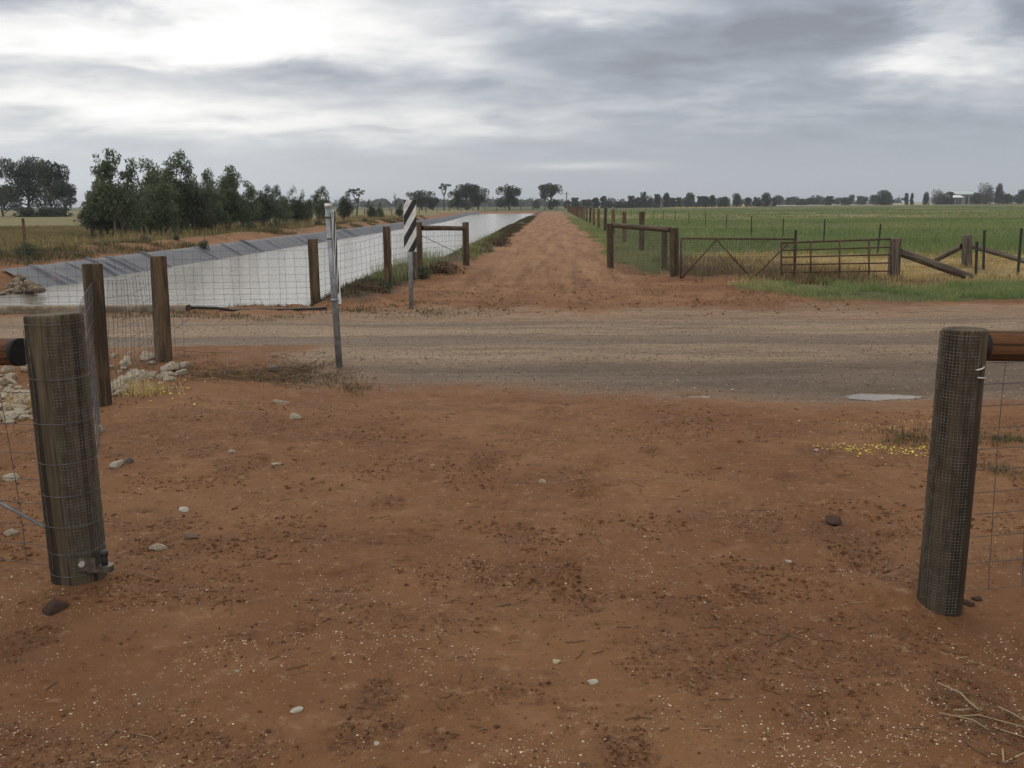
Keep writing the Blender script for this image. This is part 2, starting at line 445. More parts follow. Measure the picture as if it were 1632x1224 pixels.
def mat_ground():
    m, t = material('earth_and_grass')
    pos = t.n('ShaderNodeNewGeometry').outputs['Position']
    A = t.n('ShaderNodeAttribute', attribute_name='mask_a')
    B = t.n('ShaderNodeAttribute', attribute_name='mask_b')
    sa = t.n('ShaderNodeSeparateColor', {0: A.outputs['Color']})
    sb = t.n('ShaderNodeSeparateColor', {0: B.outputs['Color']})
    green, straw, road, tan = sa.outputs[0], sa.outputs[1], sa.outputs[2], A.outputs['Alpha']
    damp, bank, dist, track = sb.outputs[0], sb.outputs[1], sb.outputs[2], B.outputs['Alpha']
    n_big = t.noise(pos, 0.55, 5, 0.6)
    n_mid = t.noise(pos, 3.2, 6, 0.62)
    n_fine = t.noise(pos, 42, 5, 0.65)
    n_grain = t.noise(pos, 190, 3, 0.7)
    # red soil
    c = t.mix(t.ramp(n_big, 0.36, 0.64), (0.205, 0.090, 0.037), (0.272, 0.134, 0.060))
    c = t.mix(t.m('MULTIPLY', t.ramp(n_mid, 0.52, 0.72), 0.55), c, (0.19, 0.085, 0.038))
    c = t.mix(t.m('MULTIPLY', t.ramp(n_mid, 0.47, 0.30), 0.35), c, (0.35, 0.190, 0.100))
    c = t.mix(t.m('MULTIPLY', dist, t.ramp(n_fine, 0.38, 0.62, 0.05, 0.75)), c, (0.125, 0.058, 0.030))
    c = t.mix(t.m('MULTIPLY', track, t.ramp(n_mid, 0.35, 0.65, 0.25, 0.7)), c, (0.32, 0.175, 0.088))
    trk = t.noise(t.scale(pos, (2.6, 0.16, 1)), 1.0, 5, 0.62, 0.3)
    c = t.mix(t.m('MULTIPLY', track, t.ramp(trk, 0.45, 0.64, 0.0, 0.75)), c, (0.165, 0.075, 0.037))
    c = t.mix(t.m('MULTIPLY', track, t.ramp(trk, 0.46, 0.30, 0.0, 0.5)), c, (0.40, 0.235, 0.13))
    # grit
    v1 = t.n('ShaderNodeTexVoronoi', {'Vector': pos, 'Scale': 62.0, 'Randomness': 1.0})
    pick = t.n('ShaderNodeSeparateColor', {0: v1.outputs['Color']})
    grit = t.m('MULTIPLY', t.ramp(v1.outputs['Distance'], 0.30, 0.18), t.m('GREATER_THAN', pick.outputs[0], 0.86))
    c = t.mix(t.m('MULTIPLY', grit, t.ramp(n_mid, 0.40, 0.60, 0.15, 0.8)), c, t.mix(pick.outputs[1], (0.48, 0.33, 0.18), (0.68, 0.54, 0.37)))
    c = t.mix(t.ramp(n_grain, 0.42, 0.66, 0.0, 0.35), c, t.mix(0.5, c, (0.10, 0.05, 0.03)))
    n_sp = t.noise(pos, 17, 6, 0.7)
    c = t.mix(t.ramp(n_sp, 0.56, 0.68, 0.0, 0.55), c, (0.105, 0.047, 0.022))
    c = t.mix(t.ramp(n_sp, 0.44, 0.32, 0.0, 0.5), c, (0.42, 0.265, 0.15))
    n_s2 = t.noise(t.scale(pos, (0.55, 1.3, 1)), 7, 6, 0.72)
    c = t.mix(t.ramp(n_s2, 0.57, 0.70, 0.0, 0.7), c, (0.088, 0.042, 0.021))
    # gravel road, streaked along its length
    vr = t.n('ShaderNodeVectorRotate', {'Vector': pos, 'Angle': R(-YAW)}, rotation_type='Z_AXIS').outputs[0]
    st = t.noise(t.scale(vr, (0.10, 1.9, 1.0)), 1.5, 5, 0.6, 0.3)
    st2 = t.noise(t.scale(vr, (0.5, 5.0, 1.0)), 1.5, 5, 0.6, 0.3)
    rc = t.mix(t.ramp(st, 0.38, 0.60), (0.200, 0.143, 0.096), (0.330, 0.240, 0.160))
    rc = t.mix(t.ramp(st2, 0.42, 0.70, 0.0, 0.6), rc, (0.42, 0.32, 0.225))
    v2 = t.n('ShaderNodeTexVoronoi', {'Vector': pos, 'Scale': 45.0})
    rg = t.n('ShaderNodeSeparateColor', {0: v2.outputs['Color']})
    rc = t.mix(t.ramp(rg.outputs[0], 0.55, 1.0, 0, 0.45), rc, (0.42, 0.33, 0.24))
    rc = t.mix(t.ramp(rg.outputs[1], 0.6, 1.0, 0, 0.5), rc, (0.11, 0.08, 0.058))
    rc = t.mix(t.m('MULTIPLY', damp, t.ramp(st2, 0.3, 0.7, 0.65, 0.95)), rc, (0.105, 0.074, 0.052))
    rmask = t.m('MULTIPLY', t.ramp(t.m('ADD', t.m('MULTIPLY', n_mid, 0.9), road), 0.45, 1.35), 0.92, clamp=True)
    c = t.mix(rmask, c, rc)
    # dark weedy canal bank
    c = t.mix(t.m('MULTIPLY', bank, t.ramp(n_mid, 0.3, 0.6, 0.5, 1.0)), c, (0.075, 0.052, 0.038))
    # grass cover
    g1 = t.noise(t.scale(pos, (0.020, 0.055, 1)), 1.0, 6, 0.62, 0.6)
    g2 = t.noise(t.scale(pos, (0.8, 0.8, 1)), 1.3, 6, 0.7)
    gc = t.mix(t.ramp(g1, 0.34, 0.64), (0.058, 0.082, 0.024), (0.102, 0.108, 0.040))
    gc = t.mix(t.ramp(g2, 0.45, 0.75, 0, 0.65), gc, (0.046, 0.050, 0.020))
    sc_ = t.mix(t.ramp(g2, 0.35, 0.65), (0.19, 0.14, 0.064), (0.46, 0.33, 0.15))
    gc = t.mix(t.m('MULTIPLY', straw, 0.9), gc, sc_)
    gc = t.mix(tan, gc, (0.36, 0.31, 0.20))
    gm = t.m('MULTIPLY', t.m('MAXIMUM', green, straw), t.ramp(t.m('ADD', n_mid, t.m('MAXIMUM', green, straw)), 0.55, 1.05), clamp=True)
    c = t.mix(gm, c, gc)
    h = t.m('ADD', t.m('MULTIPLY', n_fine, 0.6), t.m('MULTIPLY', n_grain, 0.28))
    h = t.m('ADD', h, t.m('MULTIPLY', n_mid, 0.8))
    h = t.m('ADD', h, t.m('MULTIPLY', t.m('MULTIPLY', rg.outputs[2], road), 0.25))
    h = t.m('ADD', h, t.m('MULTIPLY', grit, 0.2))
    rough = t.m('SUBTRACT', 0.93, t.m('MULTIPLY', damp, 0.25))
    finish(t, c, rough, h, 0.03, 1.0, spec=0.2)
    return m

def mat_var(name, cols, rough=0.8, spec=0.3, scale=None, bumpd=None, translucent=0.0):
    """colour picked by a per-piece value"""
    m, t = material(name)
    a = t.n('ShaderNodeAttribute', attribute_name='var').outputs['Fac']
    cr = t.n('ShaderNodeValToRGB', {0: a})
    e = cr.color_ramp.elements
    n = len(cols)
    e[0].position = 0; e[0].color = (*cols[0], 1)
    e[1].position = 1; e[1].color = (*cols[-1], 1)
    for i in range(1, n - 1):
        k = e.new(i / (n - 1)); k.color = (*cols[i], 1)
    c = cr.outputs[0]
    bump = None
    if scale:
        pos = t.n('ShaderNodeTexCoord').outputs['Object']
        nz = t.noise(pos, scale, 5, 0.65)
        c = t.mix(t.ramp(nz, 0.4, 0.7, 0, 0.5), c, t.mix(0.7, c, (0.12, 0.07, 0.04)))
        bump = nz
    if translucent:
        p = t.n('ShaderNodeBsdfPrincipled', {'Base Color': c, 'Roughness': rough, 'Specular IOR Level': spec})
        tr = t.n('ShaderNodeBsdfTranslucent', {0: c})
        ms = t.n('ShaderNodeMixShader', {0: translucent, 1: p.outputs[0], 2: tr.outputs[0]})
        t.n('ShaderNodeOutputMaterial', {0: ms.outputs[0]})
    else:
        finish(t, c, rough, bump, bumpd or 0.01, 0.8, spec=spec)
    return m

def mat_wood(name, ca, cb, cdark, dark_amt=0.6, green=0.25, dark_side=None):
    m, t = material(name)
    tc = t.n('ShaderNodeTexCoord').outputs['Object']
    rnd = t.n('ShaderNodeObjectInfo').outputs['Random']
    off = t.n('ShaderNodeVectorMath', {0: tc, 1: t.n('ShaderNodeCombineXYZ', {0: t.m('MULTIPLY', rnd, 31.0), 1: t.m('MULTIPLY', rnd, 17.0), 2: t.m('MULTIPLY', rnd, 9.0)}).outputs[0]}, operation='ADD').outputs[0]
    gr = t.noise(t.scale(off, (1, 1, 0.045)), 70, 5, 0.65, 0.4)
    st = t.noise(t.scale(off, (1, 1, 0.12)), 11, 5, 0.6, 0.6)
    bl = t.noise(off, 5, 5, 0.6)
    c = t.mix(t.ramp(gr, 0.32, 0.68), ca, cb)
    c = t.mix(t.ramp(bl, 0.5, 0.75, 0, green), c, (0.085, 0.085, 0.040))
    dk = t.ramp(st, 0.46, 0.60, 0, dark_amt)
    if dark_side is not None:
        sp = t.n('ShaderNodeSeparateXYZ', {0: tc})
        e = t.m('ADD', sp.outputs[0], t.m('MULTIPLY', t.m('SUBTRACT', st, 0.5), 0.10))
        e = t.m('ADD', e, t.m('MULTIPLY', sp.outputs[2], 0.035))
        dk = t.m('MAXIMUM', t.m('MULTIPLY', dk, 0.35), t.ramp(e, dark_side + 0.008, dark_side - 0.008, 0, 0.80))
    c = t.mix(dk, c, cdark)
    # drying cracks
    ck = t.ramp(t.noise(t.scale(off, (1, 1, 0.02)), 38, 3, 0.5, 0.2), 0.60, 0.63)
    c = t.mix(t.m('MULTIPLY', ck, 0.6), c, (0.025, 0.018, 0.012))
    h = t.m('SUBTRACT', t.m('MULTIPLY', gr, 0.5), t.m('MULTIPLY', ck, 0.6))
    finish(t, c, t.m('SUBTRACT', 0.88, t.m('MULTIPLY', dk, 0.15)), h, 0.004, 0.9, spec=0.18)
    return m

def mat_noise(name, ca, cb, scale=20, rough=0.7, metal=0.0, dist=0.003, spec=0.4, lo=0.4, hi=0.62, detail=5):
    m, t = material(name)
    tc = t.n('ShaderNodeTexCoord').outputs['Object']
    n = t.noise(tc, scale, detail, 0.62)
    n2 = t.noise(tc, scale * 5, 3, 0.6)
    c = t.mix(t.ramp(n, lo, hi), ca, cb)
    c = t.mix(t.ramp(n2, 0.45, 0.75, 0, 0.3), c, t.mix(0.6, c, ca))
    finish(t, c, rough, t.m('ADD', n, t.m('MULTIPLY', n2, 0.3)), dist, 0.6, metal=metal, spec=spec)
    return m

def mat_liner():
    m, t = material('geomembrane')
    pos = t.n('ShaderNodeNewGeometry').outputs['Position']
    n = t.noise(t.scale(pos, (0.35, 1.6, 0.6)), 1.4, 5, 0.6, 0.5)
    d = t.noise(t.scale(pos, (1.0, 1.0, 2.0)), 2.6, 5, 0.65)
    c = t.mix(t.ramp(n, 0.36, 0.64), (0.046, 0.050, 0.066), (0.094, 0.100, 0.122))
    c = t.mix(t.ramp(d, 0.52, 0.70, 0, 0.75), c, (0.16, 0.125, 0.09))
    finish(t, c, t.ramp(n, 0.3, 0.7, 0.58, 0.72), t.noise(t.scale(pos, (0.4, 3.0, 1)), 2.0, 4, 0.6), 0.03, 0.7, spec=0.3)
    return m

def mat_water(name, col, scale, bump, rough=0.08):
    m, t = material(name)
    pos = t.n('ShaderNodeNewGeometry').outputs['Position']
    w1 = t.noise(t.scale(pos, (1.0, 2.2, 1)), scale, 4, 0.6, 0.4)
    w2 = t.noise(t.scale(pos, (1.0, 1.5, 1)), scale * 4, 3, 0.6)
    big = t.noise(t.scale(pos, (0.10, 0.22, 1)), 1.0, 4, 0.6)
    c = t.mix(t.ramp(big, 0.35, 0.65), col, tuple(x * 0.86 for x in col))
    finish(t, c, rough, t.m('ADD', w1, t.m('MULTIPLY', w2, 0.35)), bump, 1.0, spec=0.5, extra={'IOR': 1.33})
    return m

M_GROUND = mat_ground()
M_LINER = mat_liner()
M_WATER = mat_water('muddy_water', (0.33, 0.305, 0.255), 1.8, 0.016, 0.14)
M_PUDDLE = mat_water('puddle_water', (0.25, 0.19, 0.14), 6.0, 0.001, 0.05)
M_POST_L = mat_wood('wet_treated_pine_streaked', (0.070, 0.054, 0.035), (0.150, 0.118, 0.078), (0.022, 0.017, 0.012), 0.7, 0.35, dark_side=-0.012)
M_POST_R = mat_wood('treated_pine_dark', (0.062, 0.044, 0.028), (0.130, 0.094, 0.058), (0.024, 0.018, 0.012), 0.7, 0.3)
M_POST = mat_wood('treated_pine_brown', (0.092, 0.062, 0.036), (0.165, 0.115, 0.070), (0.032, 0.023, 0.016), 0.75, 0.2)
M_POST_GREY = mat_wood('weathered_timber', (0.115, 0.092, 0.072), (0.19, 0.155, 0.12), (0.045, 0.034, 0.026), 0.7, 0.1)
M_POST_RED = mat_wood('reddish_timber', (0.14, 0.080, 0.048), (0.21, 0.125, 0.078), (0.06, 0.035, 0.022), 0.6, 0.1)
M_RAIL = mat_wood('orange_pine_rail', (0.090, 0.040, 0.019), (0.165, 0.076, 0.032), (0.026, 0.016, 0.010), 0.65, 0.05)
M_GAP_SHADE = mat_noise('black_gap_shade', (0.008, 0.007, 0.006), (0.02, 0.016, 0.012), 30, 0.7)  # near-black colour standing in for the shade in the gap at a rail end
M_WIRE = mat_noise('galvanised_wire', (0.12, 0.12, 0.115), (0.24, 0.24, 0.23), 30, 0.5, 0.7)
M_WIRE_DK = mat_noise('weathered_wire', (0.085, 0.083, 0.085), (0.16, 0.155, 0.15), 30, 0.6, 0.4)
M_WIRE_NET = mat_noise('brown_netting', (0.10, 0.085, 0.068), (0.17, 0.15, 0.12), 30, 0.8, 0.1)
M_MESHWRAP = mat_noise('galvanised_mesh', (0.10, 0.095, 0.080), (0.22, 0.205, 0.175), 25, 0.6, 0.4)
M_STAPLE = mat_noise('bright_staple', (0.55, 0.55, 0.53), (0.75, 0.75, 0.72), 40, 0.35, 0.5)
M_GALV = mat_noise('galvanised_pole', (0.21, 0.225, 0.235), (0.33, 0.345, 0.355), 14, 0.48, 0.55, 0.001)
M_RUST = mat_noise('rusty_pipe', (0.055, 0.034, 0.026), (0.13, 0.068, 0.042), 18, 0.8, 0.1)
M_PICKET = mat_noise('dark_steel_picket', (0.022, 0.028, 0.022), (0.05, 0.052, 0.042), 14, 0.7, 0.2)
M_WHITE = mat_noise('white_paint', (0.62, 0.61, 0.59), (0.78, 0.77, 0.75), 9, 0.5, 0, 0.001)
M_BLACK = mat_noise('black_paint', (0.018, 0.018, 0.020), (0.034, 0.034, 0.036), 9, 0.5, 0, 0.001)
M_BRACKET = mat_noise('zinc_bracket', (0.09, 0.078, 0.060), (0.18, 0.16, 0.125), 22, 0.55, 0.5, 0.001)
M_CONC = mat_noise('stained_concrete', (0.15, 0.115, 0.08), (0.27, 0.215, 0.155), 5, 0.9)
M_POLY = mat_noise('black_pipe', (0.012, 0.012, 0.012), (0.035, 0.033, 0.03), 10, 0.5)
M_BARK = mat_noise('bark', (0.055, 0.042, 0.034), (0.13, 0.105, 0.085), 6, 0.9)
M_DRYSTEM = mat_var('dry_stems', [(0.13, 0.085, 0.05), (0.24, 0.17, 0.10), (0.36, 0.29, 0.17)], 0.85)
M_LEAF = mat_var('gum_leaves', [(0.062, 0.084, 0.044), (0.100, 0.130, 0.066), (0.140, 0.170, 0.090), (0.18, 0.20, 0.115)], 0.6, 0.4, translucent=0.36)
M_LEAFD = mat_var('dark_gum_leaves', [(0.032, 0.040, 0.028), (0.050, 0.062, 0.038), (0.074, 0.088, 0.052), (0.12, 0.122, 0.08)], 0.65, 0.35, translucent=0.28)
M_LEAFG = mat_var('grey_brown_leaves', [(0.075, 0.07, 0.055), (0.11, 0.10, 0.078), (0.15, 0.135, 0.105)], 0.8, 0.2, translucent=0.15)
M_SALT = mat_var('saltbush_leaves', [(0.035, 0.050, 0.032), (0.060, 0.080, 0.050), (0.095, 0.11, 0.075)], 0.8, 0.2, translucent=0.15)
M_RUSSET = mat_var('russet_leaves', [(0.07, 0.045, 0.03), (0.12, 0.075, 0.045), (0.17, 0.12, 0.07)], 0.85, 0.2)
M_GRASS = mat_var('green_grass', [(0.090, 0.135, 0.044), (0.140, 0.200, 0.062), (0.200, 0.250, 0.088), (0.28, 0.275, 0.115), (0.42, 0.34, 0.17)], 0.7, 0.3, translucent=0.25)
M_STRAW = mat_var('dry_grass', [(0.12, 0.098, 0.042), (0.24, 0.185, 0.080), (0.46, 0.345, 0.155), (0.62, 0.48, 0.24)], 0.85, 0.2, translucent=0.15)
M_RUST_W = mat_var('russet_weeds', [(0.09, 0.058, 0.034), (0.16, 0.105, 0.060), (0.20, 0.165, 0.080), (0.32, 0.24, 0.125)], 0.85, 0.2, translucent=0.15)
M_PAST = mat_var('olive_pasture', [(0.10, 0.085, 0.038), (0.18, 0.145, 0.065), (0.32, 0.245, 0.12), (0.48, 0.37, 0.19)], 0.85, 0.2, translucent=0.15)
M_WEED = mat_var('brown_weeds', [(0.055, 0.042, 0.024), (0.10, 0.072, 0.038), (0.11, 0.11, 0.048), (0.19, 0.145, 0.075)], 0.85, 0.2, translucent=0.15)
M_PEB = mat_var('grit_stones', [(0.05, 0.032, 0.024), (0.17, 0.10, 0.06), (0.36, 0.24, 0.14), (0.52, 0.39, 0.25), (0.72, 0.60, 0.44)], 0.85, 0.25)
M_CLOD = mat_var('soil_clods', [(0.075, 0.036, 0.019), (0.14, 0.065, 0.032), (0.22, 0.108, 0.054)], 0.95, 0.15)
M_RGRAV = mat_var('road_gravel', [(0.11, 0.082, 0.060), (0.19, 0.14, 0.10), (0.29, 0.215, 0.15), (0.44, 0.355, 0.26)], 0.85, 0.25)
M_PETAL = mat_var('yellow_petals', [(0.55, 0.40, 0.03), (0.75, 0.60, 0.06), (0.80, 0.72, 0.22)], 0.6, 0.3)
M_LIME = mat_noise('limestone', (0.16, 0.110, 0.068), (0.42, 0.355, 0.26), 7, 0.9, 0, 0.015, lo=0.34, hi=0.56)
M_LIMEW = mat_noise('white_stone', (0.32, 0.27, 0.20), (0.56, 0.52, 0.44), 22, 0.85, 0, 0.004)
M_DARKSTONE = mat_noise('dark_stone', (0.075, 0.062, 0.052), (0.16, 0.14, 0.12), 25, 0.9, 0, 0.006)
M_YSTONE = mat_noise('yellowish_stone', (0.34, 0.25, 0.11), (0.62, 0.53, 0.30), 30, 0.85, 0, 0.004)
M_RIPRAP = mat_noise('brown_rubble', (0.12, 0.085, 0.055), (0.28, 0.215, 0.145), 7, 0.9, 0, 0.015)
M_ROOF_G = mat_noise('pale_green_roof', (0.40, 0.47, 0.43), (0.48, 0.55, 0.50), 1, 0.6)
M_ROOF_W = mat_noise('white_roof', (0.66, 0.66, 0.65), (0.78, 0.78, 0.77), 1, 0.5)
M_WALL = mat_noise('shed_wall', (0.14, 0.15, 0.145), (0.22, 0.23, 0.22), 1, 0.8)
M_GLASS = mat_noise('dark_window', (0.02, 0.022, 0.025), (0.03, 0.033, 0.036), 1, 0.15)

# ------------------------------------------------------------------ ground sheet
def grow(start, step, end, f):
    out = [start]
    while out[-1] < end:
        out.append(out[-1] + step); step *= f
    return out[1:]

def build_ground():
    xs = np.arange(-7.5, 7.5, 0.03)
    lft = np.arange(-20.5, -7.5, 0.12)
    xr = grow(xs[-1], 0.045, 2600, 1.075)
    xl = [-v for v in grow(20.5, 0.15, 2600, 1.09)][::-1]
    X1 = np.array(xl + list(lft) + list(xs) + xr)
    ys = np.arange(1.0, 9.5, 0.027)
    ym = grow(ys[-1], 0.03, 3600, 1.0135)
    yb = [-v for v in grow(-1.0, 0.05, 120, 1.25)][::-1]
    Y1 = np.array(yb + list(ys) + ym)
    nx, ny = len(X1), len(Y1)
    X, Y = np.meshgrid(X1, Y1)
    Z = zg(X.ravel(), Y.ravel()).reshape(X.shape)
    V = np.stack([X.ravel(), Y.ravel(), Z.ravel()], 1)
    gy, gx = np.gradient(Z, Y1, X1)
    N = np.stack([-gx.ravel(), -gy.ravel(), np.ones(nx * ny)], 1)
    N /= np.linalg.norm(N, axis=1)[:, None]
    green, straw, road, tan, damp, bank, dist = masks(X.ravel(), Y.ravel())
    d = dview(X.ravel(), Y.ravel())
    xw = X.ravel() + 0.9 * (fbm(X.ravel() * 0.4, Y.ravel() * 0.4, 15, 3) - 0.5)
    track = box01(xw, -2.1, 1.7, 0.35) * sst(d, 13.5, 19)
    A = np.stack([green, straw, road, tan], 1)
    B = np.stack([damp, bank, dist * (1 - sst(d, 20, 40)), track], 1)
    i = np.arange((ny - 1) * nx).reshape(ny - 1, nx)[:, :-1].ravel()
    F = np.stack([i, i + 1, i + nx + 1, i + nx], 1)
    fx = V[F].mean(1)
    fd = dview(fx[:, 0], fx[:, 1])
    wob = (fbm(fx[:, 0] * 0.8, fx[:, 1] * 0.8, 17, 3) - 0.5)
    inroad = (fd + wob * 0.8 + 0.22 * np.clip(fx[:, 0] - 1.5, -6, 4) > 7.8) & (fd + wob * 0.8 < 12.6)
    intrack = (fx[:, 0] + wob * 0.6 > -2.1) & (fx[:, 0] + wob * 0.6 < 1.8) & (fd + wob * 0.8 >= 12.6) & (fx[:, 1] < 230)
    infield = (~inroad) & (~intrack) & (fd > 18.5) & (fx[:, 0] + wob > 3.2)
    inpad = (~inroad) & (~intrack) & (fd > 15.5) & (fx[:, 0] < -16.2 + wob)
    rest = ~(inroad | intrack | infield | inpad)
    for name, mk in (('ground', rest), ('road', inroad), ('dirt_track', intrack), ('green_field', infield), ('grazing_field', inpad)):
        f = F[mk]
        u, inv = np.unique(f.ravel(), return_inverse=True)
        me = mesh_np(name, V[u], inv.reshape(-1, 4))
        for an, arr in (('mask_a', A), ('mask_b', B)):
            a = me.attributes.new(an, 'FLOAT_COLOR', 'POINT')
            a.data.foreach_set('color', arr[u].astype(np.float32).ravel())
        me.normals_split_custom_set_from_vertices(N[u].tolist())
        tag(link(name, me, M_GROUND), kind='structure')
build_ground()

# ------------------------------------------------------------------ canal water, liner, puddles
def strip_mesh(cols):
    """cols: list of polylines (k,3) of equal length -> grid"""
    G = np.stack(cols, 0)
    a, b = G.shape[:2]
    i = np.arange((a - 1) * b).reshape(a - 1, b)[:, :-1].ravel()
    return G.reshape(-1, 3), np.stack([i, i + 1, i + b + 1, i + b], 1)

def build_canal():
    Yv = np.concatenate([np.linspace(13.0, 60, 40), np.linspace(62, CAN1 + 0.5, 60)])
    L = np.stack([canal_l(Yv) + 0.3, Yv, np.full_like(Yv, -0.38)], 1)
    Rr = np.stack([canal_r(Yv) - 0.1, Yv, np.full_like(Yv, -0.38)], 1)
    # the near end follows the edge of the road
    cols = [L + (Rr - L) * k for k in np.linspace(0, 1, 12)]
    V, F = strip_mesh(cols)
    keep = dview(V[F][:, :, 0].mean(1), V[F][:, :, 1].mean(1)) > 14.9
    tag(link('water', mesh_np('water', V, F[keep]), M_WATER), kind='structure')
    # liner on the left bank
    rng = np.random.default_rng(4)
    Yl = np.concatenate([np.arange(22.0, 75, 0.05), np.arange(75, CAN1 - 1, 0.3)])
    cols = []
    folds = []
    for y0 in np.concatenate([22.5 + np.cumsum(rng.uniform(0.25, 4.5, 40)), rng.uniform(22.3, 28, 9), rng.uniform(28, 70, 12)]):
        folds.append((y0, rng.uniform(0.015, 0.11) * rng.choice([1, 1, 1, -0.5]), rng.uniform(0.04, 0.22), rng.uniform(-0.5, 0.9), rng.uniform(-.3, .5)))
    for k in np.linspace(0, 1, 18):
        sl = 0.25 * (1 - k) * 0
        x = canal_l(Yl) - 0.12 + k * 2.2 + 0.02 * np.sin(Yl * 3 + k * 5)
        # each fold runs slightly askew down the slope
        z = -np.clip((x - canal_l(Yl)) / 1.75, -0.02, 1.3) + 0.05
        for y0, am, wd, skew, ph in folds:
            z = z + am * np.exp(-((Yl - y0 - skew * k) / (wd * (0.6 + 0.8 * k))) ** 2) * max(0.0, math.sin(math.pi * min(1, max(0, k * 1.2 + 0.15 + ph * 0.4))))
        z = z + 0.02 * (fbm(Yl * 1.4, Yl * 0 + k * 3, 6, 3) - 0.5)
        cols.append(np.stack([x, Yl, z + 0.02], 1))
    V, F = strip_mesh(cols)
    tag(link('canal_liner', mesh_np('canal_liner', V, F[:, ::-1]), M_LINER), 'dark grey plastic liner sheet wrinkled down the far bank of the water channel', 'canal liner')
    for p, rx, ry in PUD:
        a = np.linspace(0, 2 * math.pi, 48, endpoint=False)
        rr = 1 + 0.35 * (fbm(np.cos(a) * 2.1 + 5, np.sin(a) * 2.1 + rx * 9, 8, 3) - 0.5) * 2
        z = zg1(p[0], p[1]) + 0.013
        rx, ry = rx * 1.25, ry * 1.5
        Vp = np.stack([p[0] + rx * rr * np.cos(a), p[1] + ry * rr * np.sin(a), np.full(48, z)], 1)
        Vp = np.concatenate([Vp, [[p[0], p[1], z]]])
        T = [(k, (k + 1) % 48, 48) for k in range(48)]
        tag(link('puddle', mesh_np('puddle', Vp, None, T), M_PUDDLE), kind='structure')
build_canal()

# ------------------------------------------------------------------ posts and fences
def post_mesh(r, h, below=0.35, seed=0, sides=32, top_tilt=0.0):
    rng = np.random.default_rng(seed)
    zs = np.concatenate([np.linspace(-below, h - 0.012, 26), [h - 0.004, h]])
    a = np.linspace(0, 2 * math.pi, sides, endpoint=False)
    V = []
    ph = rng.uniform(0, 6, 4)
    for i, z in enumerate(zs):
        k = 1.0 if i < 26 else (0.985 if i == 26 else 0.94)
        rr = r * k * (1 + 0.022 * np.sin(2 * a + ph[0] + z * 0.8) + 0.012 * np.sin(5 * a + ph[1] - z) + 0.012 * math.sin(3 * z + ph[2]))
        rr = rr * (1.02 - 0.035 * z / max(h, 0.1))
        zz = z + (top_tilt * rr * np.cos(a + 0.6) if i >= 25 else 0)
        V.append(np.stack([rr * np.cos(a), rr * np.sin(a), np.full(sides, z) + (zz - z)], 1))
    V = np.concatenate(V)
    n = len(zs)
    i0 = np.arange(sides); i1 = (i0 + 1) % sides
    Q = np.concatenate([np.stack([j * sides + i0, j * sides + i1, (j + 1) * sides + i1, (j + 1) * sides + i0], 1) for j in range(n - 1)])
    V = np.concatenate([V, [[0, 0, h]]])
    T = np.stack([(n - 1) * sides + i0, (n - 1) * sides + i1, np.full(sides, len(V) - 1)], 1)
    me = mesh_np('post', V, Q, T, True)
    f = np.ones(len(me.polygons), bool); f[len(Q):] = False
    me.polygons.foreach_set('use_smooth', f)
    return me

def log_between(a, b, r, sides=20, seed=0):
    a = np.asarray(a, float); b = np.asarray(b, float)
    L = np.linalg.norm(b - a)
    me = post_mesh(r, L, 0.0, seed, sides)
    o = bpy.data.objects.new('rail', me)
    q = Vector(b - a).to_track_quat('Z', 'Y')
    return me, Vector(a), q

def put_log(name, a, b, r, mat, parent, seed=0, label=None):
    """a round log from a to b (world), parented to an unrotated thing"""
    a = np.asarray(a, float); b = np.asarray(b, float)
    L = float(np.linalg.norm(b - a))
    me = post_mesh(r, L, 0.0, seed, 22)
    o = link(name, me, mat, parent)
    off = parent.location if parent else Vector((0, 0, 0))
    o.location = Vector(a) - off
    o.rotation_mode = 'QUATERNION'
    o.rotation_quaternion = Vector(b - a).to_track_quat('Z', 'Y')
    if label: o['label'] = label
    return o

def netting(name, a, b, h, dx, hz, wire, mat, parent, sag=0.0, seed=0, jit=0.3, z0=0.04):
    """woven wire from ground point a to b: posts every dx and strands at heights hz"""
    rng = np.random.default_rng(seed)
    a = np.asarray(a, float); b = np.asarray(b, float)
    off = np.array(parent.location) if parent else np.zeros(3)
    L = np.linalg.norm((b - a)[:2])
    n = max(2, int(L / dx))
    side = np.array([-(b - a)[1], (b - a)[0], 0]) / L
    mb = MB()
    T = np.linspace(0, 1, max(8, n // 2 + 2))
    w1 = rng.uniform(0, 6)
    def P(t, z):
        base = a + (b - a) * t
        return base + side * (0.02 * math.sin(7 * t + w1 + 3 * z)) + np.array([0, 0, z - base[2] + base[2] - sag * math.sin(math.pi * t) * z])
    for z in hz:
        mb.tube([P(t, z) - off for t in T], wire, 4, False)
    for k in range(1, n):
        t = k / n + rng.uniform(-jit, jit) * 0.5 / n
        lean = rng.uniform(-1, 1) * 0.25 / n
        mb.tube([P(t + lean * (z - 0.5), z) - off for z in hz[::max(1, len(hz) // 4)]] + [P(t + lean * (hz[-1] - 0.5), hz[-1]) - off], wire, 4, False)
    return mb.build(name, mat, parent, True)

HZ = [0.03, 0.12, 0.21, 0.31, 0.42, 0.54, 0.67, 0.81, 0.95]

